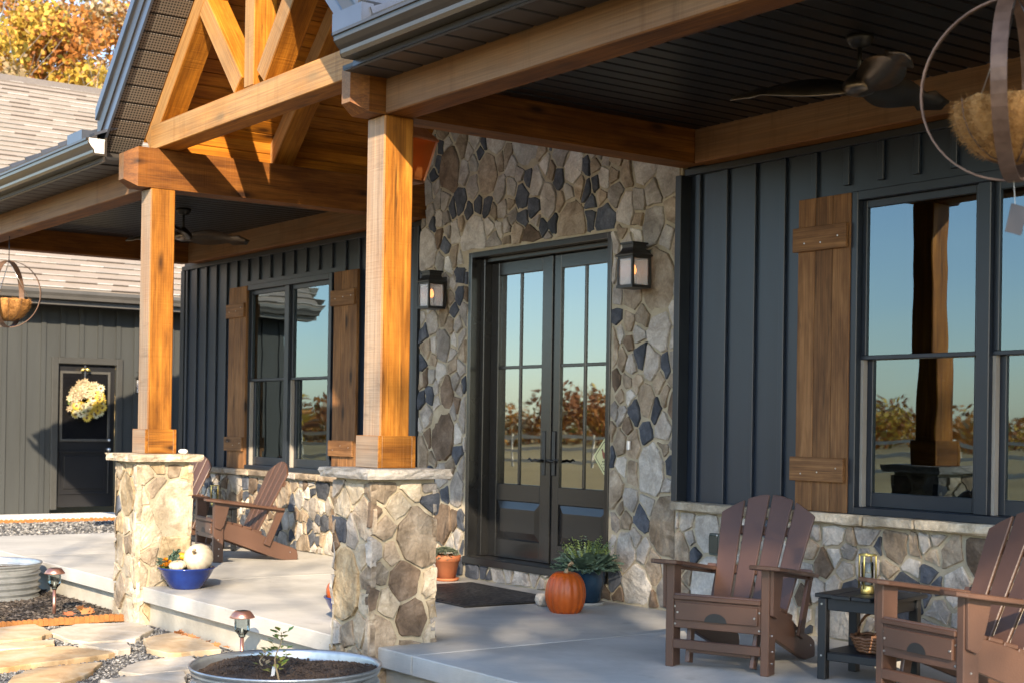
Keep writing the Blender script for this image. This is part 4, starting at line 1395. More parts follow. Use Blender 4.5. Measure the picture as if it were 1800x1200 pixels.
# ================================================================ hanging sphere baskets
MAT['rust'] = simple('weathered_strap_iron', (.10, .055, .035), (.20, .12, .08), 14, .5, .1, 60, metal=.4)
MAT['coir'] = simple('coconut_coir', (.34, .155, .04), (.52, .27, .085), 60, .95, .8, 160)
def basket(loc, rz, label, tagcard, seed):
    rng = random.Random(seed)
    b = empty('hanging_basket', loc, rz); tag(b, label, 'basket', 'sphere hanging baskets')
    R = .318
    def hoop(name, ang, wd, lo=0):
        vs, fs = [], []
        n = 48
        for i in range(n):
            a = 2*math.pi*i/n
            for rr in (R-.003, R+.003):
                for s in (-wd/2, wd/2):
                    p = Vector((rr*math.cos(a), s, rr*math.sin(a)))
                    vs.append(Matrix.Rotation(ang, 3, 'Z') @ p)
        for i in range(n):
            j = (i+1) % n
            a, c = i*4, j*4
            fs += [(a, a+1, c+1, c), (a+2, c+2, c+3, a+3), (a, c, c+2, a+2), (a+1, a+3, c+3, c+1)]
        return link(name, mesh(name, vs, fs, 'rust'), b, (0, 0, 0))
    hoop('hoop', math.radians(0), .02); hoop('hoop', math.radians(90), .052)
    # coir bowl
    n, m = 40, 7
    vs, fs = [], []
    for j in range(m+1):
        t = j/m
        for i in range(n):
            a = 2*math.pi*i/n
            r = .195*math.sin(math.pi/2*(.12+.88*t))*(1+.05*math.cos(9*a))+rng.uniform(-.004, .004)
            vs.append((r*math.cos(a), r*math.sin(a), -.255+.205*t**1.5+rng.uniform(-.005, .005)))
    for j in range(m):
        for i in range(n):
            a, c = j*n+i, j*n+(i+1) % n
            fs.append((a, c, c+n, a+n))
    fs.append(tuple(range(n))[::-1])
    bowl = link('coir_liner', mesh('coir_liner', vs, fs, 'coir', True), b)
    sm = bowl.modifiers.new('thick', 'SOLIDIFY'); sm.thickness = .015; sm.offset = -1
    # loose fibres
    fv, ff = [], []
    for k in range(7000):
        a = rng.uniform(0, 2*math.pi); t = rng.uniform(.1, 1)**.6
        r = .195*math.sin(math.pi/2*(.12+.88*t)); z = -.255+.205*t**1.5
        p = Vector((r*math.cos(a), r*math.sin(a), z))
        d = (Vector((math.cos(a), math.sin(a), 0))*rng.uniform(.2, 1)+Vector((rng.uniform(-.8, .8), rng.uniform(-.8, .8), rng.uniform(-.6, .5)))).normalized()
        q = p+d*rng.uniform(.012, .042); s = d.cross(Vector((rng.random(), rng.random(), rng.random()))).normalized()*.0012
        i = len(fv); fv += [p-s, p+s, q]; ff.append((i, i+1, i+2))
    tag(link('coir_fibres', mesh('coir_fibres', fv, ff, 'coir'), b), kind='stuff')
    # wire ribs of the bowl
    for k in range(10):
        a = 2*math.pi*k/10+.1
        tube('rib', [(1.04*.195*math.sin(math.pi/2*(.12+.88*t))*math.cos(a), 1.04*.195*math.sin(math.pi/2*(.12+.88*t))*math.sin(a), -.26+.21*t**1.5) for t in (0, .2, .4, .6, .8, 1)], .0028, 'rust', b, 5)
    for k in range(3):
        a = 2*math.pi*k/3+.4
        tube('chain', [(.195*math.cos(a), .195*math.sin(a), -.05), (0, 0, R)], .0025, 'steel', b, 5)
    tube('hanger', [(0, 0, R), (0, 0, ZB-loc[2]-.002)], .004, 'black', b, 6)
    if tagcard:
        tube('tag_string', [(.0, 0, -R), (.006, 0, -R-.09)], .0012, 'whiteish', b, 4)
        o = box('tag', -.03, .03, -.001, .001, -.05, .05, simple('grey_card', (.05, .049, .054), (.065, .063, .069), 6, .7), b)
        o.location = (.01, 0, -R-.135); o.rotation_euler = (0, .22, .6)
basket((4.045, -2.4, 2.42), math.radians(26), 'iron sphere hanging basket with coir liner close to the camera at right', True, 3)
basket((-7.14, -2.4, 2.42), math.radians(50), 'iron sphere hanging basket with coir liner at the far left beam', False, 4)

# ================================================================ copper pendant lantern inside the gable
pl_ = empty('pendant_lantern', (-1.87, -1.2, 2.96)); tag(pl_, 'copper pendant lantern hanging in the gable behind the right post', 'lantern')
MAT['copper'] = simple('polished_copper', (.60, .27, .13), (.72, .36, .2), 8, .28, metal=.9)
def glow_pane_glass():  # orange reflection of timber and bulbs is painted into the pane colour
    m, t, b = nodes_of('seeded_glass_painted_glow')
    b.inputs['Base Color'].default_value = (.45, .14, .03, 1); b.inputs['Roughness'].default_value = .15
    tr = t.nodes.new('ShaderNodeBsdfTransparent'); tr.inputs[0].default_value = (1, .62, .32, 1)
    tl = t.nodes.new('ShaderNodeBsdfTranslucent'); tl.inputs[0].default_value = (.6, .22, .05, 1)
    m1 = t.nodes.new('ShaderNodeMixShader'); m1.inputs[0].default_value = .5
    t.links.new(b.outputs[0], m1.inputs[1]); t.links.new(tl.outputs[0], m1.inputs[2])
    ms = t.nodes.new('ShaderNodeMixShader'); ms.inputs[0].default_value = .6
    t.links.new(tr.outputs[0], ms.inputs[1]); t.links.new(m1.outputs[0], ms.inputs[2])
    t.links.new(ms.outputs[0], t.nodes['Material Output'].inputs[0])
    return m
MAT['glowglass'] = glow_pane_glass()
pl_.rotation_euler = (0, 0, .18)
tw_, bw_, z0_, z1_ = .155, .095, .02, .30
for k in range(4):
    a = k*math.pi/2+math.pi/4
    beam('corner_bar', (1.414*bw_*math.cos(a), 1.414*bw_*math.sin(a), z0_), (1.414*tw_*math.cos(a), 1.414*tw_*math.sin(a), z1_), .014, .014, 'copper', pl_, 0, up=(math.cos(a), math.sin(a), .1))
    c, s = math.cos(k*math.pi/2), math.sin(k*math.pi/2)
    vs = [(c*bw_-s*bw_, s*bw_+c*bw_, z0_), (c*bw_+s*bw_, s*bw_-c*bw_, z0_), (c*tw_+s*tw_, s*tw_-c*tw_, z1_), (c*tw_-s*tw_, s*tw_+c*tw_, z1_)]
    link('pane', mesh('pane', vs, [(0, 1, 2, 3)], 'glowglass'), pl_)
o = lathe('bottom', [(0, 0), (.125, 0), (.14, .01), (.135, .02), (0, .021)], 'copper', pl_, seg=4, smooth=False); o.rotation_euler = (0, 0, math.pi/4)
o = lathe('roof', [(.235, .30), (.235, .315), (.17, .37), (.10, .43), (.05, .46), (0, .47)], 'copper', pl_, seg=4, smooth=False); o.rotation_euler = (0, 0, math.pi/4)
for k in range(3):
    a = k*2.1
    lathe('candle', [(0, .03), (.012, .03), (.012, .13), (0, .131)], 'whiteish', pl_, (.045*math.cos(a), .045*math.sin(a), 0), 10)
    lathe('bulb', [(0, .131), (.012, .14), (.014, .155), (.008, .18), (0, .195)], 'flame', pl_, (.045*math.cos(a), .045*math.sin(a), 0), 10)
tube('chain', [(0, 0, .47), (0, 0, gz(GX)-2.96-.03)], .006, 'copper', pl_, 6)

# ================================================================ small things on the walls and the door
# diamond sticker with a hen on the right door leaf
st = empty('sticker', (-1.172, FY+.0165, .88)); tag(st, 'pale yellow diamond warning sticker with brown hen on the door glass', 'sticker')
def flat(name, poly, d, mat, parent):
    return prism(name, poly, 'y', -d, -d+.0006, mat, parent)
def rdiamond(h, w_, rr, n=4):
    out = []
    for (cx, cz) in ((0, -h), (w_, 0), (0, h), (-w_, 0)):
        L = math.hypot(h, w_)
        for s in (-1, 1):
            pass
        out.append((cx, cz))
    res = []
    for i in range(4):
        p, q, r_ = out[i-1], out[i], out[(i+1) % 4]
        for t in range(n+1):
            k = t/n
            a = (q[0]+(p[0]-q[0])*rr, q[1]+(p[1]-q[1])*rr); b = (q[0]+(r_[0]-q[0])*rr, q[1]+(r_[1]-q[1])*rr)
            u = (1-k)**2; v = 2*k*(1-k); w2 = k*k
            res.append((a[0]*u+q[0]*v+b[0]*w2, a[1]*u+q[1]*v+b[1]*w2+.14))
    return res
MAT['stickery'] = simple('sticker_yellow', (.62, .58, .28), (.66, .62, .32), 6, .6)
MAT['stickerb'] = simple('sticker_brown', (.12, .08, .03), (.14, .09, .04), 6, .6)
MAT['henred'] = simple('hen_red_brown', (.24, .07, .03), (.30, .09, .04), 6, .6)
flat('backing', rdiamond(.142, .135, .10), .001, 'stickery', st)
flat('border', rdiamond(.122, .115, .14), .0018, 'stickerb', st)
flat('field', rdiamond(.112, .105, .14), .0026, 'stickery', st)
flat('hen_body', [(-.028, .155), (-.02, .135), (-.012, .125), (-.006, .125), (.02, .14), (.045, .15), (.055, .175), (.035, .172), (.0, .172), (-.012, .172), (-.018, .19), (-.026, .193), (-.036, .185), (-.03, .178)], .0034, 'henred', st)
flat('hen_head', [(-.026, .18), (-.017, .18), (-.02, .196), (-.028, .2), (-.036, .192), (-.038, .186)], .0040, 'stickerb', st)
for (z, a, b) in ((.098, -.05, .05), (.078, -.035, .035), (.056, -.02, .02)):
    x = a
    while x < b:
        flat('print', [(x, z), (x+.008, z), (x+.008, z+.011), (x, z+.011)], .0034, 'stickery' if random.random() < .2 else 'stickerb', st) if random.random() < .85 else None
        x += .0115
# doorbell
db = empty('doorbell', (-.672, -.075, 1.08)); tag(db, 'slim silver doorbell on the stone right of the door', 'doorbell')
box('housing', -.014, .014, -.02, 0, 0, .065, simple('satin_nickel', (.6, .6, .62), (.68, .68, .7), 6, .3, metal=.6), db, .004)
box('button', -.007, .007, -.0235, -.0205, .012, .03, 'whiteish', db, .001)
# weatherproof outlet cover on the base wall
oc = empty('outlet_cover', (.255, -.105, .425)); tag(oc, 'grey-green outlet cover on the stone base behind the right chair', 'outlet')
box('cover', -.047, .047, -.045, 0, 0, .14, simple('grey_green_plastic', (.06, .075, .065), (.075, .09, .08), 6, .4), oc, .006)
box('lid', -.040, .040, -.052, -.0455, .012, .128, simple('smoked_lid', (.035, .045, .04), (.05, .06, .052), 6, .25), oc, .004)
lathe('latch', [(0, 0), (.005, 0), (.005, .02), (0, .02)], 'steel', oc, (.034, -.049, .118), 8)

# ================================================================ pumpkins, pots, bowls, mat
def pumpkin_me(name, R, H, ribs, mat, depth=.08, seg=72, flat_=.18):
    n = 16
    vs, fs = [], []
    for i in range(n+1):
        t = math.pi*i/n
        z = -math.cos(t)
        rr = math.sin(t)**.75
        zz = z - flat_*math.exp(-(rr/.35)**2)*(1 if z > 0 else -1)*1.0
        for k in range(seg):
            a = 2*math.pi*k/seg
            f = 1-depth*(1-abs(math.sin(ribs*a/2))**.6)*min(1, rr*1.4)
            vs.append((R*rr*f*math.cos(a), R*rr*f*math.sin(a), H/2*(zz+1-flat_)))
    for i in range(n):
        for k in range(seg):
            a, b = i*seg+k, i*seg+(k+1) % seg
            fs.append((a, b, b+seg, a+seg))
    return mesh(name, vs, fs, mat, True)
MAT['pumpkin'] = simple('orange_pumpkin_skin', (.36, .060, .006), (.50, .10, .010), 7, .38, .08, 40)
MAT['whitepumpkin'] = simple('white_pumpkin_skin', (.46, .39, .275), (.56, .49, .37), 5, .5, .05, 40)
MAT['smallorange'] = simple('bright_orange_gourd', (.66, .22, .01), (.78, .32, .015), 9, .45)
MAT['stem'] = simple('dry_stem', (.20, .14, .075), (.36, .27, .16), 20, .85, .4, 60)
MAT['blueglaze'] = simple('cobalt_glaze', (.006, .018, .13), (.013, .042, .23), 7, .12, .03, 30)
MAT['navyglaze'] = simple('dark_teal_glaze', (.008, .025, .05), (.015, .045, .08), 7, .22)
MAT['terracotta'] = simple('terracotta', (.38, .12, .045), (.50, .17, .07), 8, .8, .1, 60)
def pumpkin(loc, R, H, ribs, mat, label, tilt=(0, 0, 0), stemk=1.0, cat='pumpkin', group=None, depth=.08, center=False):
    p = empty('pumpkin', loc); p.rotation_euler = tilt; tag(p, label, cat, group)
    if center:
        p.location = Vector(loc)-Euler(tilt).to_matrix() @ Vector((0, 0, H*.42))
    link('body', pumpkin_me('body', R, H, ribs, mat, depth), p)
    z = H*.83
    tube('stem', [(0, 0, z-.01), (.004*stemk, .002, z+.03*stemk), (.02*stemk, .008, z+.06*stemk), (.048*stemk, .016*stemk, z+.085*stemk)], [.022*stemk, .014*stemk, .012*stemk, .015*stemk], 'stem', p, 8)
    return p
pumpkin((-.575, -.70, -.004), .137, .315, 15, 'pumpkin', 'tall orange pumpkin on the porch floor beside the black doormat', (0, 0, .6), .9, depth=.11)

# leafy plants -----------------------------------------------------------
def leaves_me(name, n, rng, base, L, wd, up, mat, droop=.6, jag=.0, spread=1.0, seg=5, th0=0.0):
    vs, fs = [], []
    for k in range(n):
        a = rng.uniform(0, 2*math.pi); el = rng.uniform(*up)
        l = L*rng.uniform(.6, 1.1); w_ = wd*rng.uniform(.7, 1.2)
        d = Vector((math.cos(a)*math.cos(el), math.sin(a)*math.cos(el), math.sin(el)))
        p = Vector(base)+Vector((math.cos(a), math.sin(a), 0))*rng.uniform(0, th0)
        side = d.cross(Vector((0, 0, 1))).normalized()
        i0 = len(vs)
        for s in range(seg+1):
            t = s/seg
            ww = w_*math.sin(math.pi*min(.97, t*.85+.12))*(1+jag*(rng.random()-.5)*2)
            cur = rng.uniform(-.01, .01)
            vs += [p-side*ww/2+Vector((0, 0, cur)), p+Vector((0, 0, -.15*ww)), p+side*ww/2+Vector((0, 0, -cur))]
            d = (d+Vector((0, 0, -droop/seg*t*1.6))).normalized()
            p = p+d*(l/seg)
        for s in range(seg):
            for q in (0, 1):
                a_ = i0+s*3+q; fs.append((a_, a_+1, a_+4, a_+3))
    return mesh(name, vs, fs, mat, False)
MAT['kaleleaf'] = simple('blue_green_kale', (.035, .075, .05), (.11, .17, .12), 14, .6, .3, 60)
MAT['kaletop'] = simple('bright_kale_heart', (.08, .14, .03), (.20, .26, .07), 14, .6)
MAT['succ'] = simple('grey_green_succulent', (.14, .17, .12), (.28, .31, .22), 30, .7)
rng = random.Random(9)
kp = empty('potted_kale', (-.85, -.30, 0)); tag(kp, 'leafy blue-green kale in a dark blue pot behind the orange pumpkin', 'potted plant')
lathe('saucer', [(0, .0), (.12, .0), (.13, .022), (.115, .02), (0, .012)], simple('clear_saucer', (.4, .4, .38), (.5, .5, .48), 8, .3), kp, seg=24)
lathe('pot', [(0, .013), (.085, .013), (.10, .03), (.125, .16), (.128, .235), (.136, .245), (.136, .255), (.12, .255), (.115, .235), (0, .232)], 'navyglaze', kp, seg=28)
link('leaves', leaves_me('leaves', 60, rng, (0, 0, .25), .235, .10, (.05, .8), 'kaleleaf', .75, .4, th0=.06, seg=7), kp)
def feathery(name, n, R, z0, H, mat, rng, top=False):
    vs, fs = [], []
    for k in range(n):
        a = rng.uniform(0, 6.283); r = R*math.sqrt(rng.random())*(.55 if top else 1)
        el = 1.45-1.25*r/R
        d = Vector((math.cos(a)*math.cos(el), math.sin(a)*math.cos(el), math.sin(el)))
        L = H*rng.uniform(.75, 1.1)*(1-.25*r/R)
        p0 = Vector((r*.45*math.cos(a), r*.45*math.sin(a), z0))
        for q in range(9):
            t = .25+.75*q/8
            p = p0+d*L*t+Vector((0, 0, -.03*t*t*r/R))
            for s_ in (-1, 1):
                b_ = (d*.5+d.cross(Vector((0, 0, 1))).normalized()*s_+Vector((rng.uniform(-.5, .5), rng.uniform(-.5, .5), rng.uniform(-.2, .5)))).normalized()
                l = rng.uniform(.016, .032)*(1.15-.5*t); wv = b_.cross(d).normalized()*.0035+d*.003
                i = len(vs); vs += [p-wv, p+b_*l*.6-wv*.8, p+b_*l, p+wv]; fs.append((i, i+1, i+2, i+3))
    return mesh(name, vs, fs, mat)
link('curly_leaves', feathery('curly_leaves', 190, .19, .23, .235, 'kaleleaf', rng), kp)
link('heart', feathery('heart', 90, .15, .25, .235, 'kaletop', rng, True), kp)

tp = empty('potted_succulent', (-2.615, -.30, 0)); tag(tp, 'grey-green succulent in a terracotta pot left of the entry door', 'potted plant')
lathe('saucer', [(0, 0), (.085, 0), (.105, .022), (.095, .024), (.08, .012), (0, .012)], 'terracotta', tp, seg=24)
lathe('pot', [(0, .013), (.068, .013), (.098, .155), (.107, .157), (.112, .205), (.100, .205), (.095, .185), (0, .18)], 'terracotta', tp, seg=26)
vs, fs = [], []
for k in range(420):
    a = rng.uniform(0, 6.28); r = .115*math.sqrt(rng.random()); c = Vector((r*math.cos(a)-.005, r*math.sin(a)-.02, .205+.055*(1-(r/.12)**2)-(.05 if r > .1 else 0)*rng.random()))
    for q in range(5):
        b = q*1.257+rng.random(); d = Vector((math.cos(b), math.sin(b), .7))*.017
        s = Vector((-math.sin(b), math.cos(b), 0))*.006
        i = len(vs); vs += [c, c+d*.6+s, c+d, c+d*.6-s]; fs.append((i, i+1, i+2, i+3))
link('rosettes', mesh('rosettes', vs, fs, 'succ'), tp)

# blue bowl with pumpkins on the slab edge
def blue_bowl(loc, R, H, label):
    b = empty('bowl', loc); tag(b, label, 'bowl', 'cobalt blue bowls')
    lathe('vessel', [(0, 0), (R*.52, 0), (R*.56, .012), (R*.60, .02), (R*.82, H*.55), (R*.97, H*.9), (R*1.02, H*.95), (R*1.02, H), (R*.95, H), (R*.90, H*.88), (R*.5, .05), (0, .04)], 'blueglaze', b, seg=40)
    lathe('soil', [(0, H*.80), (R*.84, H*.78)], 'soil', b, seg=24)
BX, BY = -3.055, -2.31
blue_bowl((BX, BY, 0), .205, .158, 'cobalt blue bowl of pumpkins on the slab edge by the left pier')
grp = 'small pumpkins in the blue bowl'
rgt = Vector((.587, .81)); tow = Vector((.81, -.587))
def bp_(r_, t_): return BX+rgt.x*r_+tow.x*t_, BY+rgt.y*r_+tow.y*t_
x, y = bp_(.085, .0)
pumpkin((x, y, .225), .112, .175, 14, 'whitepumpkin', 'large white pumpkin lying on its side in the blue bowl', (.9, .45, .3), .75, depth=.07, center=True)
x, y = bp_(-.045, .10)
pumpkin((x, y, .178), .064, .07, 10, 'whitepumpkin', 'small white pumpkin at the front of the blue bowl', (.15, .1, 0), .35, depth=.09, center=True)
x, y = bp_(-.025, -.01)
pumpkin((x, y, .235), .045, .056, 9, 'smallorange', 'small orange pumpkin between the white pumpkins and the kale', (-.2, .1, 0), .3, depth=.09, center=True)
x, y = bp_(-.15, .03)
ma = empty('marigold', (x, y, .13)); tag(ma, 'orange marigold flowers at the left rim of the blue bowl', 'flowers')
vs, fs = [], []
for k in range(5):
    c0 = Vector((rng.uniform(-.03, .03), rng.uniform(-.03, .03), .03+rng.uniform(0, .06)))
    for q in range(26):
        d = Vector((rng.gauss(0, 1), rng.gauss(0, 1), abs(rng.gauss(0, 1)))).normalized(); s = d.cross(Vector((.3, .2, 1))).normalized()*.010
        i = len(vs); vs += [c0, c0+d*.02+s, c0+d*.028, c0+d*.02-s]; fs.append((i, i+1, i+2, i+3))
link('blooms', mesh('blooms', vs, fs, 'smallorange'), ma)
link('leaves', leaves_me('leaves', 24, rng, (0, 0, 0), .07, .02, (.2, 1.3), 'leafgreen', .3), ma)
x, y = bp_(-.075, -.05)
kb = empty('kale_plant', (x, y, .13)); tag(kb, 'curly green kale growing at the back of the blue bowl', 'plant')
link('leaves', leaves_me('leaves', 40, rng, (0, 0, .0), .15, .06, (.4, 1.4), 'kaleleaf', .5, .4, th0=.04), kb)
vs, fs = [], []
for k in range(900):
    a = rng.uniform(0, 6.28); r = .085*math.sqrt(rng.random()); z = .145-.9*r+rng.uniform(-.04, .015)
    c0 = Vector((r*math.cos(a), r*math.sin(a), z)); d = Vector((rng.gauss(0, 1), rng.gauss(0, 1), rng.gauss(0, .8))).normalized()*.016; s = d.cross(Vector((.1, .3, 1))).normalized()*.009
    i = len(vs); vs += [c0-d+s*.3, c0+s, c0+d, c0-s]; fs.append((i, i+1, i+2, i+3))
link('curls', mesh('curls', vs, fs, 'kaleleaf'), kb)

# second blue bowl, behind the right pier
B2 = (-.93, -2.13)
b2 = empty('bowl', (B2[0], B2[1], 0)); 
blue_bowl((B2[0], B2[1], 0), .17, .15, 'cobalt blue bowl half hidden behind the right stone pier')
bpy.data.objects.remove(b2)
pumpkin((B2[0]-.04, B2[1]-.06, .11), .075, .16, 10, 'pumpkin', 'small orange pumpkin in the bowl behind the right pier', (.2, 0, 0), .4)
pumpkin((B2[0]+.06, B2[1]+.03, .11), .07, .12, 10, 'whitepumpkin', 'small white pumpkin in the bowl behind the right pier', (.2, 0, 0), .4)
gd_ = empty('gourd', (B2[0]-.03, B2[1]+.0, .17)); tag(gd_, 'tan gourd neck reaching out of the bowl behind the right pier', 'gourd')
lathe('body', [(0, 0), (.04, .01), (.052, .04), (.045, .075), (.022, .11), (.012, .16), (.011, .2), (0, .205)], 'stem', gd_, seg=16).rotation_euler = (-.9, -1.2, .2)

# doormat
dm = empty('doormat', (-1.72, -.70, 0), math.radians(-3)); tag(dm, 'black patterned rubber doormat in front of the entry door', 'doormat')
def mat_mat():
    m, t, b = nodes_of('rubber_mat')
    v = coords(t, (1, 1, 1), rnd=False)
    vo = t.nodes.new('ShaderNodeTexVoronoi'); vo.inputs['Scale'].default_value = 26
    n_ = noise(t, v, 9, 2)
    t.links.new(v, vo.inputs['Vector'])
    c = ramp(t, vo.outputs['Distance'], [(.25, (.005, .0055, .007)), (.55, (.018, .019, .023))])
    t.links.new(c, b.inputs['Base Color']); b.inputs['Roughness'].default_value = .5
    bump(t, b, vo.outputs['Distance'], .9, .012)
    return m
MAT['matrub'] = mat_mat()
box('pad', -.62, .62, -.40, .40, .001, .014, 'matrub', dm, .004)
boxes('border', [(-.655, -.621, -.43, .43, .001, .011), (.621, .655, -.43, .43, .001, .011), (-.62, .62, -.43, -.401, .001, .011), (-.62, .62, .401, .43, .001, .011)], 'black', dm, .003)

# loose stones
def rock(name, loc, s, mat, label, seed):
    rng = random.Random(seed)
    bm = bmesh.new(); bmesh.ops.create_icosphere(bm, subdivisions=2, radius=1)
    for v in bm.verts:
        k = 1+rng.uniform(-.16, .16); v.co = Vector((v.co.x*s[0]*k, v.co.y*s[1]*k, (v.co.z*k+.8)*s[2]))
        v.co.z = max(0, v.co.z)
    o = link(name, from_bm(name, bm, mat), None, loc); tag(o, label, 'rock')
rock('rock', (-.93, -.63, 0), (.05, .045, .05), 'st_pale', 'pale rock on the floor between the doormat and the tall pumpkin', 2)
rock('quartz', (XL+.115, -2.255, .984), (.04, .035, .022), 'whiteish', 'white quartz lump on the left pier cap beside the post', 4)

# ================================================================ yard: flagstones, edging, planters, lights, leaves
fpath = tag(empty('flagstone_path', (-2, -3.3, -.285)), kind='structure')
MAT['flag'] = None
def flag_mat(name, a, b_, c):
    m, t, b = nodes_of(name)
    v = coords(t)
    n1 = noise(t, v, 2.2, 6, .6, 1.5)
    col = ramp(t, n1, [(.3, a), (.52, b_), (.72, c)])
    n2 = noise(t, v, 24, 4)
    col = mix(t, .3, col, ramp(t, n2, [(.3, (.7, .68, .66)), (.7, (1.15, 1.15, 1.15))]), 'MULTIPLY')
    t.links.new(col, b.inputs['Base Color']); b.inputs['Roughness'].default_value = .8
    bump(t, b, noise(t, v, 6, 7, .6, 1.0), .35, .02)
    return m
FM = [flag_mat('flagstone_gold', (.40, .22, .09), (.55, .38, .20), (.58, .47, .32)), flag_mat('flagstone_pale', (.42, .34, .24), (.55, .48, .38), (.61, .56, .48)), flag_mat('flagstone_buff', (.44, .29, .15), (.56, .42, .26), (.60, .51, .39))]
FL = [[(-3.43, -3.55), (-3.50, -3.28), (-2.98, -3.32), (-2.8, -3.51), (-2.76, -3.75), (-3.1, -3.9)],
 [(-3.14, -3.31), (-3.41, -3.02), (-3.25, -2.60), (-2.88, -2.62), (-2.47, -2.92), (-2.48, -3.25), (-2.75, -3.33)],
 [(-2.42, -2.90), (-2.62, -2.60), (-2.14, -2.575), (-1.71, -2.64), (-1.73, -2.99), (-1.95, -3.04)],
 [(-2.69, -3.77), (-2.71, -3.4), (-2.51, -3.46), (-2.44, -3.64), (-2.44, -3.86), (-2.6, -4.0)],
 [(-2.38, -3.87), (-2.38, -3.42), (-1.93, -3.27), (-1.83, -3.47), (-1.77, -3.86), (-1.70, -4.08), (-2.1, -4.2)],
 [(-2.41, -3.35), (-2.32, -3.04), (-2.02, -3.13), (-1.98, -3.23)],
 [(-1.41, -4.1), (-1.68, -3.86), (-1.66, -3.46), (-1.32, -3.66), (-1.08, -3.91), (-1.2, -4.16)],
 [(-1.30, -3.5), (-1.58, -3.28), (-1.64, -2.87), (-1.13, -3.07), (-1.11, -3.42)],
 [(-1.01, -3.72), (-1.05, -3.47), (-1.05, -3.19), (-0.7, -3.32), (-0.65, -3.64)],
 [(-1.55, -2.80), (-1.5, -2.66), (-.9, -2.66), (-.75, -2.95), (-1.0, -3.05)],
 [(-1.0, -3.85), (-.6, -3.8), (-.3, -4.2), (-.8, -4.5), (-1.15, -4.3)],
 [(-2.0, -4.35), (-1.5, -4.25), (-1.25, -4.5), (-1.6, -4.9), (-2.1, -4.8)],
 [(-3.4, -4.1), (-2.8, -4.05), (-2.3, -4.4), (-2.6, -4.9), (-3.3, -4.7)]]
rng = random.Random(33)
for k, poly in enumerate(FL):
    if area(poly) < 0: poly = poly[::-1]
    pts = []
    for i in range(len(poly)):
        p, q = poly[i], poly[(i+1) % len(poly)]
        L_ = math.hypot(q[0]-p[0], q[1]-p[1]); m = max(2, int(L_/.07))
        ox, oy = (q[1]-p[1])/L_, -(q[0]-p[0])/L_
        for s in range(m):
            j = rng.uniform(-.014, .014) if s else -.008
            pts.append((p[0]+(q[0]-p[0])*s/m+ox*j, p[1]+(q[1]-p[1])*s/m+oy*j))
    cx = sum(p[0] for p in pts)/len(pts); cy = sum(p[1] for p in pts)/len(pts)
    bm = bmesh.new()
    tz = (rng.uniform(-.008, .008), rng.uniform(-.008, .008)); zt = .028+rng.uniform(0, .012)
    h = lambda x, y: zt+(x-cx)*tz[0]+(y-cy)*tz[1]
    rings = []
    for (sc, dz) in ((1.0, None), (1.0, -.006), (.985, 0.0), (.6, .002)):
        rings.append([bm.verts.new(((p[0]-cx)*sc, (p[1]-cy)*sc, -.02 if dz is None else h(p[0], p[1])+dz+rng.uniform(-.0015, .0015))) for p in pts])
    n = len(pts)
    for a, b in zip(rings, rings[1:]):
        for i in range(n): bm.faces.new((a[i], a[(i+1) % n], b[(i+1) % n], b[i]))
    bm.faces.new(rings[-1])
    link('flagstone', from_bm('flagstone', bm, FM[[2, 1, 2, 2, 0, 1, 0, 1, 1, 1, 2, 0, 1][k]]), fpath, (cx+2, cy+3.3, 0))

# loose gravel and mulch chips
def scatter(name, poly_test, x0, x1, y0, y1, z, n, size, mats, seed, flatk=.6, long_=1.0):
    rng = random.Random(seed)
    vs, fs, mi = [], [], []
    k = 0
    while k < n:
        x, y = rng.uniform(x0, x1), rng.uniform(y0, y1)
        if not poly_test(x, y): continue
        k += 1
        s = size*rng.uniform(.5, 1.3)
        e = Euler((rng.uniform(-.5, .5), rng.uniform(-.5, .5), rng.uniform(0, 6.3))).to_matrix()
        i = len(vs)
        for p in ((1, 0, 0), (-1, 0, 0), (0, 1, 0), (0, -1, 0), (0, 0, 1), (0, 0, -1)):
            v = Vector((p[0]*s*long_*rng.uniform(.7, 1.2), p[1]*s*rng.uniform(.7, 1.2), p[2]*s*flatk))
            v = e @ v
            vs.append((x+v.x, y+v.y, z+v.z+s*flatk*.3))
        m = rng.randrange(len(mats))
        for f in ((0, 2, 4), (2, 1, 4), (1, 3, 4), (3, 0, 4), (2, 0, 5), (1, 2, 5), (3, 1, 5), (0, 3, 5)):
            fs.append(tuple(i+q for q in f)); mi.append(m)
    me = mesh(name, vs, fs, None)
    for m in mats: me.materials.append(m)
    me.polygons.foreach_set('material_index', mi)
    return tag(link(name, me), kind='stuff')
gm = [simple('gravel_%d' % i, c, tuple(x*1.3 for x in c), 40, .9) for i, c in enumerate(((.05, .052, .056), (.10, .10, .10), (.16, .155, .145), (.26, .25, .235)))]
def inflag(x, y):
    for poly in FL:
        c = False
        for i in range(len(poly)):
            (x1_, y1_), (x2_, y2_) = poly[i], poly[i-1]
            if (y1_ > y) != (y2_ > y) and x < (x2_-x1_)*(y-y1_)/(y2_-y1_)+x1_: c = not c
        if c: return True
    return False
g_ = scatter('gravel_stones', lambda x, y: not inflag(x, y), -3.5, .6, -4.3, -2.52, -.282, 9000, .011, gm, 3)
tag(g_, 'loose grey gravel between the flagstones', 'gravel')
mm = [simple('mulch_%d' % i, c, tuple(x*1.4 for x in c), 40, .95) for i, c in enumerate(((.014, .011, .009), (.030, .022, .017), (.06, .047, .037), (.11, .09, .072)))]
m_ = scatter('mulch_chips', lambda x, y: True, -6.6, -3.56, -4.0, -2.51, -.258, 8000, .013, mm, 4, .35, 2.4)
tag(m_, 'dark shredded mulch in the bed beside the porch', 'mulch')
m2_ = scatter('gravel_stones', lambda x, y: True, -11.6, -8.5, -2.6, 1.2, -.096, 5000, .022, gm, 5)
tag(m2_, 'grey gravel strip between the porch slab and the garage walk', 'gravel')

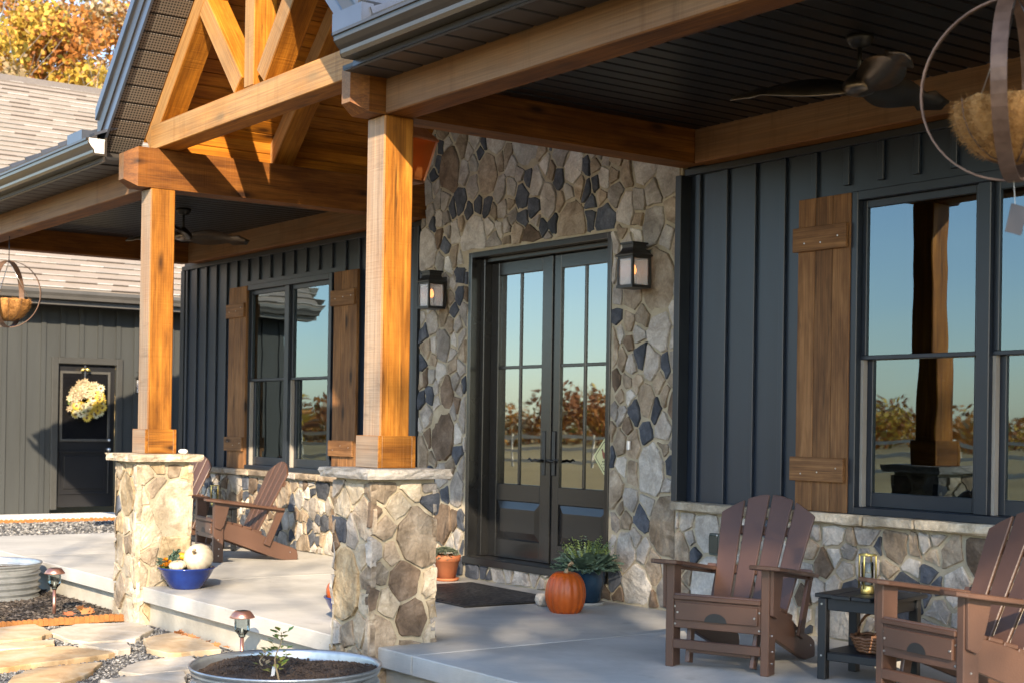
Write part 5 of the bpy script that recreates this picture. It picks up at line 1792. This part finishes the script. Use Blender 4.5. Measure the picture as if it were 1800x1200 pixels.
# scalloped orange edging, each run a thing with its blocks
MAT['edge'] = simple('orange_brown_edging', (.26, .10, .025), (.38, .16, .04), 18, .75, .2, 60)
def edging(x, y0, y1, z, n, label):
    e = empty('garden_edging', (x, (y0+y1)/2, z)); tag(e, label, 'edging', 'orange scalloped garden edging')
    w_ = (y1-y0)/n
    bm = bmesh.new()
    prof = [(-w_*.48, 0), (w_*.48, 0), (w_*.48, .040), (w_*.3, .052), (0, .056), (-w_*.3, .052), (-w_*.48, .040)]
    A = [bm.verts.new((-.016, a, b)) for a, b in prof]; B = [bm.verts.new((.016, a, b)) for a, b in prof]
    bm.faces.new(A); bm.faces.new(B)
    for i in range(len(prof)): bm.faces.new((A[i], A[(i+1) % len(prof)], B[(i+1) % len(prof)], B[i]))
    bmesh.ops.recalc_face_normals(bm, faces=bm.faces[:])
    me = from_bm('edging_block', bm, 'edge')
    for k in range(n):
        link('edging_block', me, e, (random.uniform(-.003, .003), y0+(k+.5)*w_-(y0+y1)/2, random.uniform(-.004, .003)))
edging(-3.535, -4.2, -2.60, -.275, 42, 'orange scalloped edging between the mulch bed and the flagstones')
edging(-11.765, -2.9, 1.4, -.11, 70, 'orange scalloped edging along the pale walk by the garage')

# galvanised planters
def galv_mat():
    m, t, b = nodes_of('galvanised_steel')
    v = coords(t)
    vo = t.nodes.new('ShaderNodeTexVoronoi'); vo.inputs['Scale'].default_value = 30; t.links.new(v, vo.inputs['Vector'])
    c = ramp(t, noise(t, v, 5, 4), [(.3, (.36, .38, .39)), (.7, (.52, .54, .55))])
    c = mix(t, .3, c, ramp(t, vo.outputs['Distance'], [(.1, (.7, .7, .7)), (.6, (1.1, 1.1, 1.1))]), 'MULTIPLY')
    t.links.new(c, b.inputs['Base Color']); b.inputs['Metallic'].default_value = .75; b.inputs['Roughness'].default_value = .34
    return m
MAT['galv'] = galv_mat()
def planter(loc, R, H, label, soilz):
    p = empty('planter', loc); tag(p, label, 'planter', 'round galvanised planters')
    prof = [(R*.97, 0)]
    n = 5
    for i in range(n*6+1):
        t = i/(n*6); prof.append((R*(.955+.022*math.cos(2*math.pi*n*t)), .01+t*(H-.045)))
    prof += [(R*.965, H-.03), (R*.985, H-.022), (R*1.0, H-.008), (R*.995, H), (R*.97, H-.004), (R*.962, H-.02), (R*.955, H-.05), (R*.95, soilz-.02)]
    lathe('tub', prof, 'galv', p, seg=72)
    rng = random.Random(8)
    vs, fs = [(0, 0, soilz+.02)], []
    seg = 48; rr = [.08, .2, .35, .5, .65, .8, .9, .965]
    for r in rr:
        for k in range(seg):
            a = 2*math.pi*k/seg
            vs.append((R*r*math.cos(a), R*r*math.sin(a), soilz+.02*(1-r)+rng.uniform(-.008, .008)+.015*math.sin(3*a+r*5)))
    for k in range(seg): fs.append((0, 1+k, 1+(k+1) % seg))
    for i in range(len(rr)-1):
        for k in range(seg):
            a, b = 1+i*seg+k, 1+i*seg+(k+1) % seg
            fs.append((a, a+seg, b+seg, b))
    s = link('soil', mesh('soil', vs, fs, 'soil', True), p)
    cv, cf = [], []
    for k in range(2600):
        a = rng.uniform(0, 6.283); r = R*.94*math.sqrt(rng.random()); q = rng.uniform(.003, .011)
        c = Vector((r*math.cos(a), r*math.sin(a), soilz+.02*(1-r/R)+.015*math.sin(3*a+r/R*5)+.002))
        i = len(cv)
        for d in ((1, 0, 0), (-1, 0, 0), (0, 1, 0), (0, -1, 0), (0, 0, .8)):
            cv.append(c+Vector(d)*q*rng.uniform(.7, 1.3))
        cf += [(i, i+2, i+4), (i+2, i+1, i+4), (i+1, i+3, i+4), (i+3, i, i+4)]
    tag(link('soil_crumbs', mesh('soil_crumbs', cv, cf, 'soil'), p), kind='stuff')
    return p
planter((.52, -3.33, -.285), .48, .315, 'galvanised round planter of bare soil in the foreground by the right pier', .27)
planter((-5.42, -3.12, -.27), .50, .30, 'corrugated galvanised planter at the left edge beside the porch slab', .22)

# young shrub and a dry stalk in the near planter
def sprig(loc, H, n, label, mats, seed, lean=(0, 0), cat='plant'):
    rng = random.Random(seed)
    s = empty('seedling', loc); tag(s, label, cat)
    pts = [(lean[0]*t*H+.012*math.sin(t*9), lean[1]*t*H+.01*math.cos(t*7)-.01, H*t) for t in [i/8 for i in range(9)]]
    tube('stem', pts, [.006-.004*i/8 for i in range(9)], 'stem', s, 6)
    vs, fs, mi = [], [], []
    for k in range(n):
        t = rng.uniform(.15, 1); c = Vector((lean[0]*t*H, lean[1]*t*H, H*t))
        a = rng.uniform(0, 6.28); d = Vector((math.cos(a), math.sin(a), rng.uniform(.1, .9))).normalized(); l = rng.uniform(.03, .06)
        sd = d.cross(Vector((0, 0, 1))).normalized()*l*.3; c = c+d*rng.uniform(.005, .05)
        i = len(vs); vs += [c, c+d*l*.5+sd, c+d*l+Vector((0, 0, -.005)), c+d*l*.5-sd]; fs.append((i, i+1, i+2, i+3)); mi.append(rng.randrange(len(mats)))
    me = mesh('leaves', vs, fs, None)
    for m in mats: me.materials.append(getm(m))
    me.polygons.foreach_set('material_index', mi)
    link('leaves', me, s)
MAT['yleaf'] = simple('yellow_green_leaf', (.22, .24, .04), (.34, .33, .08), 12, .6)
MAT['gleaf'] = simple('fresh_green_leaf', (.08, .16, .03), (.14, .24, .05), 12, .6)
sprig((.83, -3.53, -.02), .26, 46, 'young yellow-green shrub growing in the near planter', ['yleaf', 'gleaf', 'yleaf'], 5, (.05, .02))
sprig((.46, -3.42, -.01), .10, 14, 'small dry sprouting plant in the middle of the near planter', ['yleaf', 'stem'], 6, (-.2, .1))
pm = empty('plant_label', (.62, -3.45, -.012)); tag(pm, 'white plastic plant marker stuck in the planter soil', 'marker')
box('blade', -.009, .009, -.001, .001, 0, .05, 'whiteish', pm).rotation_euler = (0, .15, .7)

# solar path lights
def solar(loc, label):
    s = empty('path_light', loc); tag(s, label, 'path light', 'copper solar path lights')
    cop = simple('brushed_copper', (.42, .20, .15), (.55, .29, .22), 8, .3, metal=.85)
    lathe('stake', [(0, -.05), (.0125, -.05), (.0125, .20), (0, .20)], cop, s, seg=14)
    lathe('collar', [(.013, .195), (.02, .20), (.022, .212), (.012, .216)], 'clear', s, seg=16)
    lathe('lens', [(.020, .21), (.042, .235), (.046, .25), (.046, .315), (.044, .318)], 'clear', s, seg=16, ribs=16, ramp_=.06, smooth=False)
    lathe('cap', [(.046, .316), (.076, .318), (.078, .322), (.056, .352), (.046, .360), (0, .361)], cop, s, seg=32)
    box('solar_cell', -.026, .026, -.026, .026, .361, .363, 'black', s)
    lathe('led', [(0, .22), (.006, .22), (.006, .25), (0, .255)], 'whiteish', s, seg=8)
solar((-4.0, -2.97, -.265), 'copper solar path light in the mulch bed by the left planter')
solar((-1.17, -2.76, -.29), 'copper solar path light behind the near planter at the slab edge')

# fallen leaves
MAT['dryleaf'] = simple('dry_oak_leaf', (.25, .09, .03), (.42, .18, .06), 9, .8)
MAT['yellowleaf'] = simple('yellow_fallen_leaf', (.6, .36, .03), (.7, .45, .06), 9, .8)
def fallen(loc, s, mat, label, rz, tilt):
    pts = [(0, -.5), (.18, -.35), (.42, -.4), (.3, -.1), (.5, .1), (.25, .15), (.2, .4), (0, .55), (-.2, .4), (-.25, .15), (-.5, .1), (-.3, -.1), (-.42, -.4), (-.18, -.35)]
    vs = [(x*s, y*s, .18*s*abs(x)+.1*s*y*y) for x, y in pts]+[(0, 0, 0)]
    n = len(pts)
    o = link('fallen_leaf', mesh('fallen_leaf', vs, [(i, (i+1) % n, n) for i in range(n)], mat), None, loc, (tilt[0], tilt[1], rz))
    sm = o.modifiers.new('thick', 'SOLIDIFY'); sm.thickness = .001
    tag(o, label, 'leaf', 'fallen leaves by the porch')
rng = random.Random(12)
for k in range(5):
    fallen((-3.85-rng.uniform(0, .45), -2.66-rng.uniform(0, .12), -.235), rng.uniform(.06, .09), 'yellowleaf' if k == 1 else 'dryleaf', 'dry autumn leaf on the mulch against the left slab foundation', rng.uniform(0, 6), (rng.uniform(-.7, .7), rng.uniform(-.7, .7)))
for k in range(14):
    fallen((-2.6+rng.uniform(0, 1.1), -2.55-rng.uniform(0, .05), -.255), rng.uniform(.05, .08), 'dryleaf', 'dry brown leaf drifted along the slab foundation', rng.uniform(0, 6), (rng.uniform(-.7, .7), rng.uniform(-.7, .7)))
for k in range(9):
    fallen((.35+rng.uniform(0, .5), -2.60-rng.uniform(0, .12), -.25), rng.uniform(.05, .08), 'dryleaf', 'dry brown leaf between the near planter and the slab', rng.uniform(0, 6), (rng.uniform(-.7, .7), rng.uniform(-.7, .7)))
fallen((-3.72, -2.95, -.225), .10, 'terracotta', 'pinkish leaf lying alone on the mulch near the left pier', 1.0, (.2, .1))

# ================================================================ trees
def leafcloud(name, rng, blobs, n, size, mats, fill=.75):
    """small leaf faces through a set of ellipsoid clumps"""
    vs, fs, mi = [], [], []
    tot = sum(b[3]**2 for b in blobs)
    for (cx, cy, cz, r, m) in blobs:
        for k in range(int(n*r*r/tot)):
            d = Vector((rng.gauss(0, 1), rng.gauss(0, 1), rng.gauss(0, 1))).normalized()*r*(rng.random()**.45)
            p = Vector((cx, cy, cz))+Vector((d.x, d.y, d.z*.8))
            s = size*rng.uniform(.5, 1.3)
            u = Vector((rng.gauss(0, 1), rng.gauss(0, 1), rng.gauss(0, 1))).normalized(); v = u.orthogonal().normalized()
            v = Matrix.Rotation(rng.uniform(0, 6.28), 3, u) @ v
            w_ = u.cross(v)
            i = len(vs); vs += [p-v*s*.5, p+w_*s*.32, p+v*s*.5, p-w_*s*.32]; fs.append((i, i+1, i+2, i+3)); mi.append(m if rng.random() < .8 else rng.randrange(len(mats)))
    me = mesh(name, vs, fs, None)
    for m in mats: me.materials.append(m)
    me.polygons.foreach_set('material_index', mi)
    return me
def leafm(name, a, b):
    m, t, bs = nodes_of(name)
    v = coords(t)
    t.links.new(ramp(t, noise(t, v, .8, 3), [(.3, a), (.7, b)]), bs.inputs['Base Color'])
    bs.inputs['Roughness'].default_value = .7
    bs.inputs['Transmission Weight'].default_value = 0
    tr = t.nodes.new('ShaderNodeBsdfTranslucent'); t.links.new(ramp(t, noise(t, v, .8, 3), [(.3, a), (.7, b)]), tr.inputs[0])
    ms = t.nodes.new('ShaderNodeMixShader'); ms.inputs[0].default_value = .35
    out = t.nodes['Material Output']
    t.links.new(bs.outputs[0], ms.inputs[1]); t.links.new(tr.outputs[0], ms.inputs[2]); t.links.new(ms.outputs[0], out.inputs[0])
    return m
LM = [leafm('leaf_orange', (.34, .12, .02), (.50, .23, .045)), leafm('leaf_gold', (.46, .29, .035), (.60, .43, .08)), leafm('leaf_rust', (.22, .075, .02), (.32, .13, .04)), leafm('leaf_olive', (.14, .13, .02), (.26, .22, .04)), leafm('leaf_tan', (.36, .26, .13), (.48, .37, .21))]
MAT['bark'] = simple('grey_bark', (.12, .10, .08), (.24, .21, .175), 12, .9, .6, 40)
MAT['palebark'] = simple('pale_bark', (.38, .34, .28), (.52, .48, .41), 12, .9, .4, 40)
def branches(bm, rng, p, d, L, r, depth, ends, seg=5):
    pts = [p]; dd = d.copy()
    for k in range(4):
        dd = (dd+Vector((rng.uniform(-.22, .22), rng.uniform(-.22, .22), rng.uniform(-.05, .18)))).normalized()
        pts.append(pts[-1]+dd*L/4)
    tube_bm(bm, pts, [r*(1-.55*i/4) for i in range(5)], seg if depth > 1 else 4, False)
    ends.append(pts[-1])
    if depth > 0:
        for k in range(rng.choice((2, 3, 3))):
            t = rng.choice((2, 3, 4))
            q = (dd+Vector((rng.gauss(0, .75), rng.gauss(0, .75), rng.uniform(-.1, .6)))).normalized()
            branches(bm, rng, pts[t], q, L*rng.uniform(.55, .8), r*.5, depth-1, ends, seg)
def tree(loc, H, cr, cols, seed, label, n=7000, size=.24, group=None, bare=False, bark='bark', crown_lo=.35):
    rng = random.Random(seed)
    t = empty('autumn_tree' if not bare else 'bare_tree', loc); tag(t, label, 'tree', group)
    bm = bmesh.new(); ends = []
    tube_bm(bm, [(0, 0, -.5), (.03, .02, H*.15), (-.05, .06, H*.3), (.02, 0, H*.45)], [.032*H*.6, .022*H*.6, .018*H*.6, .014*H*.6], 8)
    for k in range(5 if not bare else 7):
        a = 2*math.pi*k/5+rng.uniform(-.4, .4)
        branches(bm, rng, Vector((0, .02, H*rng.uniform(.25, .45))), Vector((math.cos(a)*.6, math.sin(a)*.6, rng.uniform(.6, 1.1))).normalized(), H*.30, .009*H*.6, 2 if not bare else 3, ends)
    link('trunk', from_bm('trunk', bm, bark, True), t)
    if not bare:
        blobs = []
        for k in range(26):
            a = rng.uniform(0, 6.28); z = rng.uniform(crown_lo, .97)
            rr = cr*math.sin(math.pi*min(1, (z-crown_lo+.12)/(1.1-crown_lo+.02)))**.7*math.sqrt(rng.random())
            blobs.append((rr*math.cos(a), rr*math.sin(a), H*z, cr*rng.uniform(.22, .42), rng.choice(cols)))
        link('crown', leafcloud('crown', rng, blobs, n, size, LM), t)
    return t
# the wood on the hillside behind the garage: individual trees
def hz_(x, y):
    k = max(0.0, min(1.0, (y+14)/18))
    return -.13+k*(0.32*(-24-x) if x < -24 else 0)
names_ = {0: 'orange', 1: 'golden yellow', 2: 'rust brown', 3: 'olive yellow', 4: 'tan'}
specs = [(-26, 1.2, 9.5, 3.0, [1, 3, 1], 'golden yellow tree standing just above the garage ridge, centre of the hillside'),
         (-27, -2.8, 9, 3.0, [0, 2, 4], 'orange-brown tree at the far left above the garage roof'),
         (-31, 5.6, 10, 3.4, [1, 0, 1], 'yellow-orange tree beside the gable rake on the hillside'),
         (-33, 1.5, 11, 3.6, [0, 0, 1], 'bright orange tree higher up behind the golden one'),
         (-34, -3.5, 11, 3.6, [3, 1, 0], 'olive and gold tree high at the top left corner'),
         (-36, 9.5, 11, 3.8, [2, 0, 4], 'rust coloured tree behind the gable roof edge'),
         (-40, 5, 12, 4, [0, 1, 2], 'large orange tree at the crest behind the others'),
         (-41, -1, 12, 4, [1, 0, 3], 'large gold and orange tree at the crest to the left'),
         (-28, 9, 9, 3.0, [4, 1, 0], 'tan and gold tree hidden behind the house roof'),
         (-43, 12, 12, 4.2, [0, 2, 1], 'orange tree far up the hillside behind the house'),
         (-37, -7, 12, 4.0, [0, 1, 4], 'orange and tan tree at the left end of the hillside wood'),
         (-47, 1.5, 13, 4.4, [1, 0, 0], 'tall golden orange tree at the back of the hillside wood'),
         (-48, -6, 13, 4.4, [2, 0, 1], 'tall rust and orange tree at the back left of the wood'),
         (-49, 8, 13, 4.4, [0, 1, 1], 'tall orange tree at the back of the wood near the gable'),
         (-29.5, 3.4, 8, 2.6, [1, 4, 3], 'small pale yellow tree low on the hillside behind the garage ridge'),
         (-30, -.6, 8, 2.6, [0, 4, 1], 'small orange tree low on the hillside left of the golden one')]
for i, (x, y, H, cr, cols, l) in enumerate(specs):
    tree((x, y, hz_(x, y)), H, cr, cols, 100+i, l, 24000, .19, 'autumn trees on the hillside behind the garage', crown_lo=.15)
tree((-24.2, 4.2, hz_(-24.2, 4.2)), 8.5, 2, [4], 130, 'bare pale-barked tree in front of the autumn wood by the gable edge', bare=True, bark='palebark', group='bare trees on the hillside')
tree((-24.6, -2.4, hz_(-24.6, -2.4)), 7.8, 2, [4], 131, 'bare pale-barked tree at the left above the garage ridge', bare=True, bark='palebark', group='bare trees on the hillside')
tree((-25.0, 2.6, hz_(-25, 2.6)), 8.3, 2, [4], 132, 'slender bare tree between the golden tree and the gable', bare=True, bark='palebark', group='bare trees on the hillside')

# the tree in the front yard whose crown dapples the right half of the porch
tree((23.9, -14.2, -.3), 16.0, 4.4, [0, 1, 2], 140, 'tall thinning autumn tree in the front yard to the right of the porch', 6200, .34, 'front yard trees', crown_lo=.45)
tree((13.2, -14.4, -.3), 15.0, 3.0, [0], 143, 'bare tree in the front yard, its branches shading the left porch slab', bare=True, group='front yard trees')

# far wood across the field, seen in the panes
rng = random.Random(77)
blobs = []
for k in range(620):
    a = math.radians(rng.uniform(140, 262)); R_ = rng.uniform(95, 125)
    h = rng.uniform(.3, 1.6+3.2*abs(math.sin(5.3*a)*math.cos(13*a+1)))
    blobs.append((R_*math.cos(a), R_*math.sin(a), h*.8, rng.uniform(1.4, 2.6), rng.choice((0, 0, 2, 2, 4, 1))))
tag(link('far_wood', leafcloud('far_wood', rng, blobs, 80000, .5, LM)), 'distant autumn wood across the field', 'wood', None, 'stuff')
# pale rail fence across the field
fe = empty('rail_fence', (-22, -24, -.3)); tag(fe, 'pale three-rail fence across the field in front of the house', 'fence')
MAT['fencewood'] = simple('pale_fence_wood', (.5, .45, .36), (.62, .57, .47), 6, .8)
for k in range(15):
    x = -18+k*2.6; y = 6-k*1.2
    box('post', x-.04, x+.04, y-.04, y+.04, 0, 1.3, 'fencewood', fe)
    if k < 14:
        for z in (.4, .8, 1.2):
            beam('rail', (x, y, z), (x+2.6, y-1.2, z), .04, .11, 'fencewood', fe, 0)
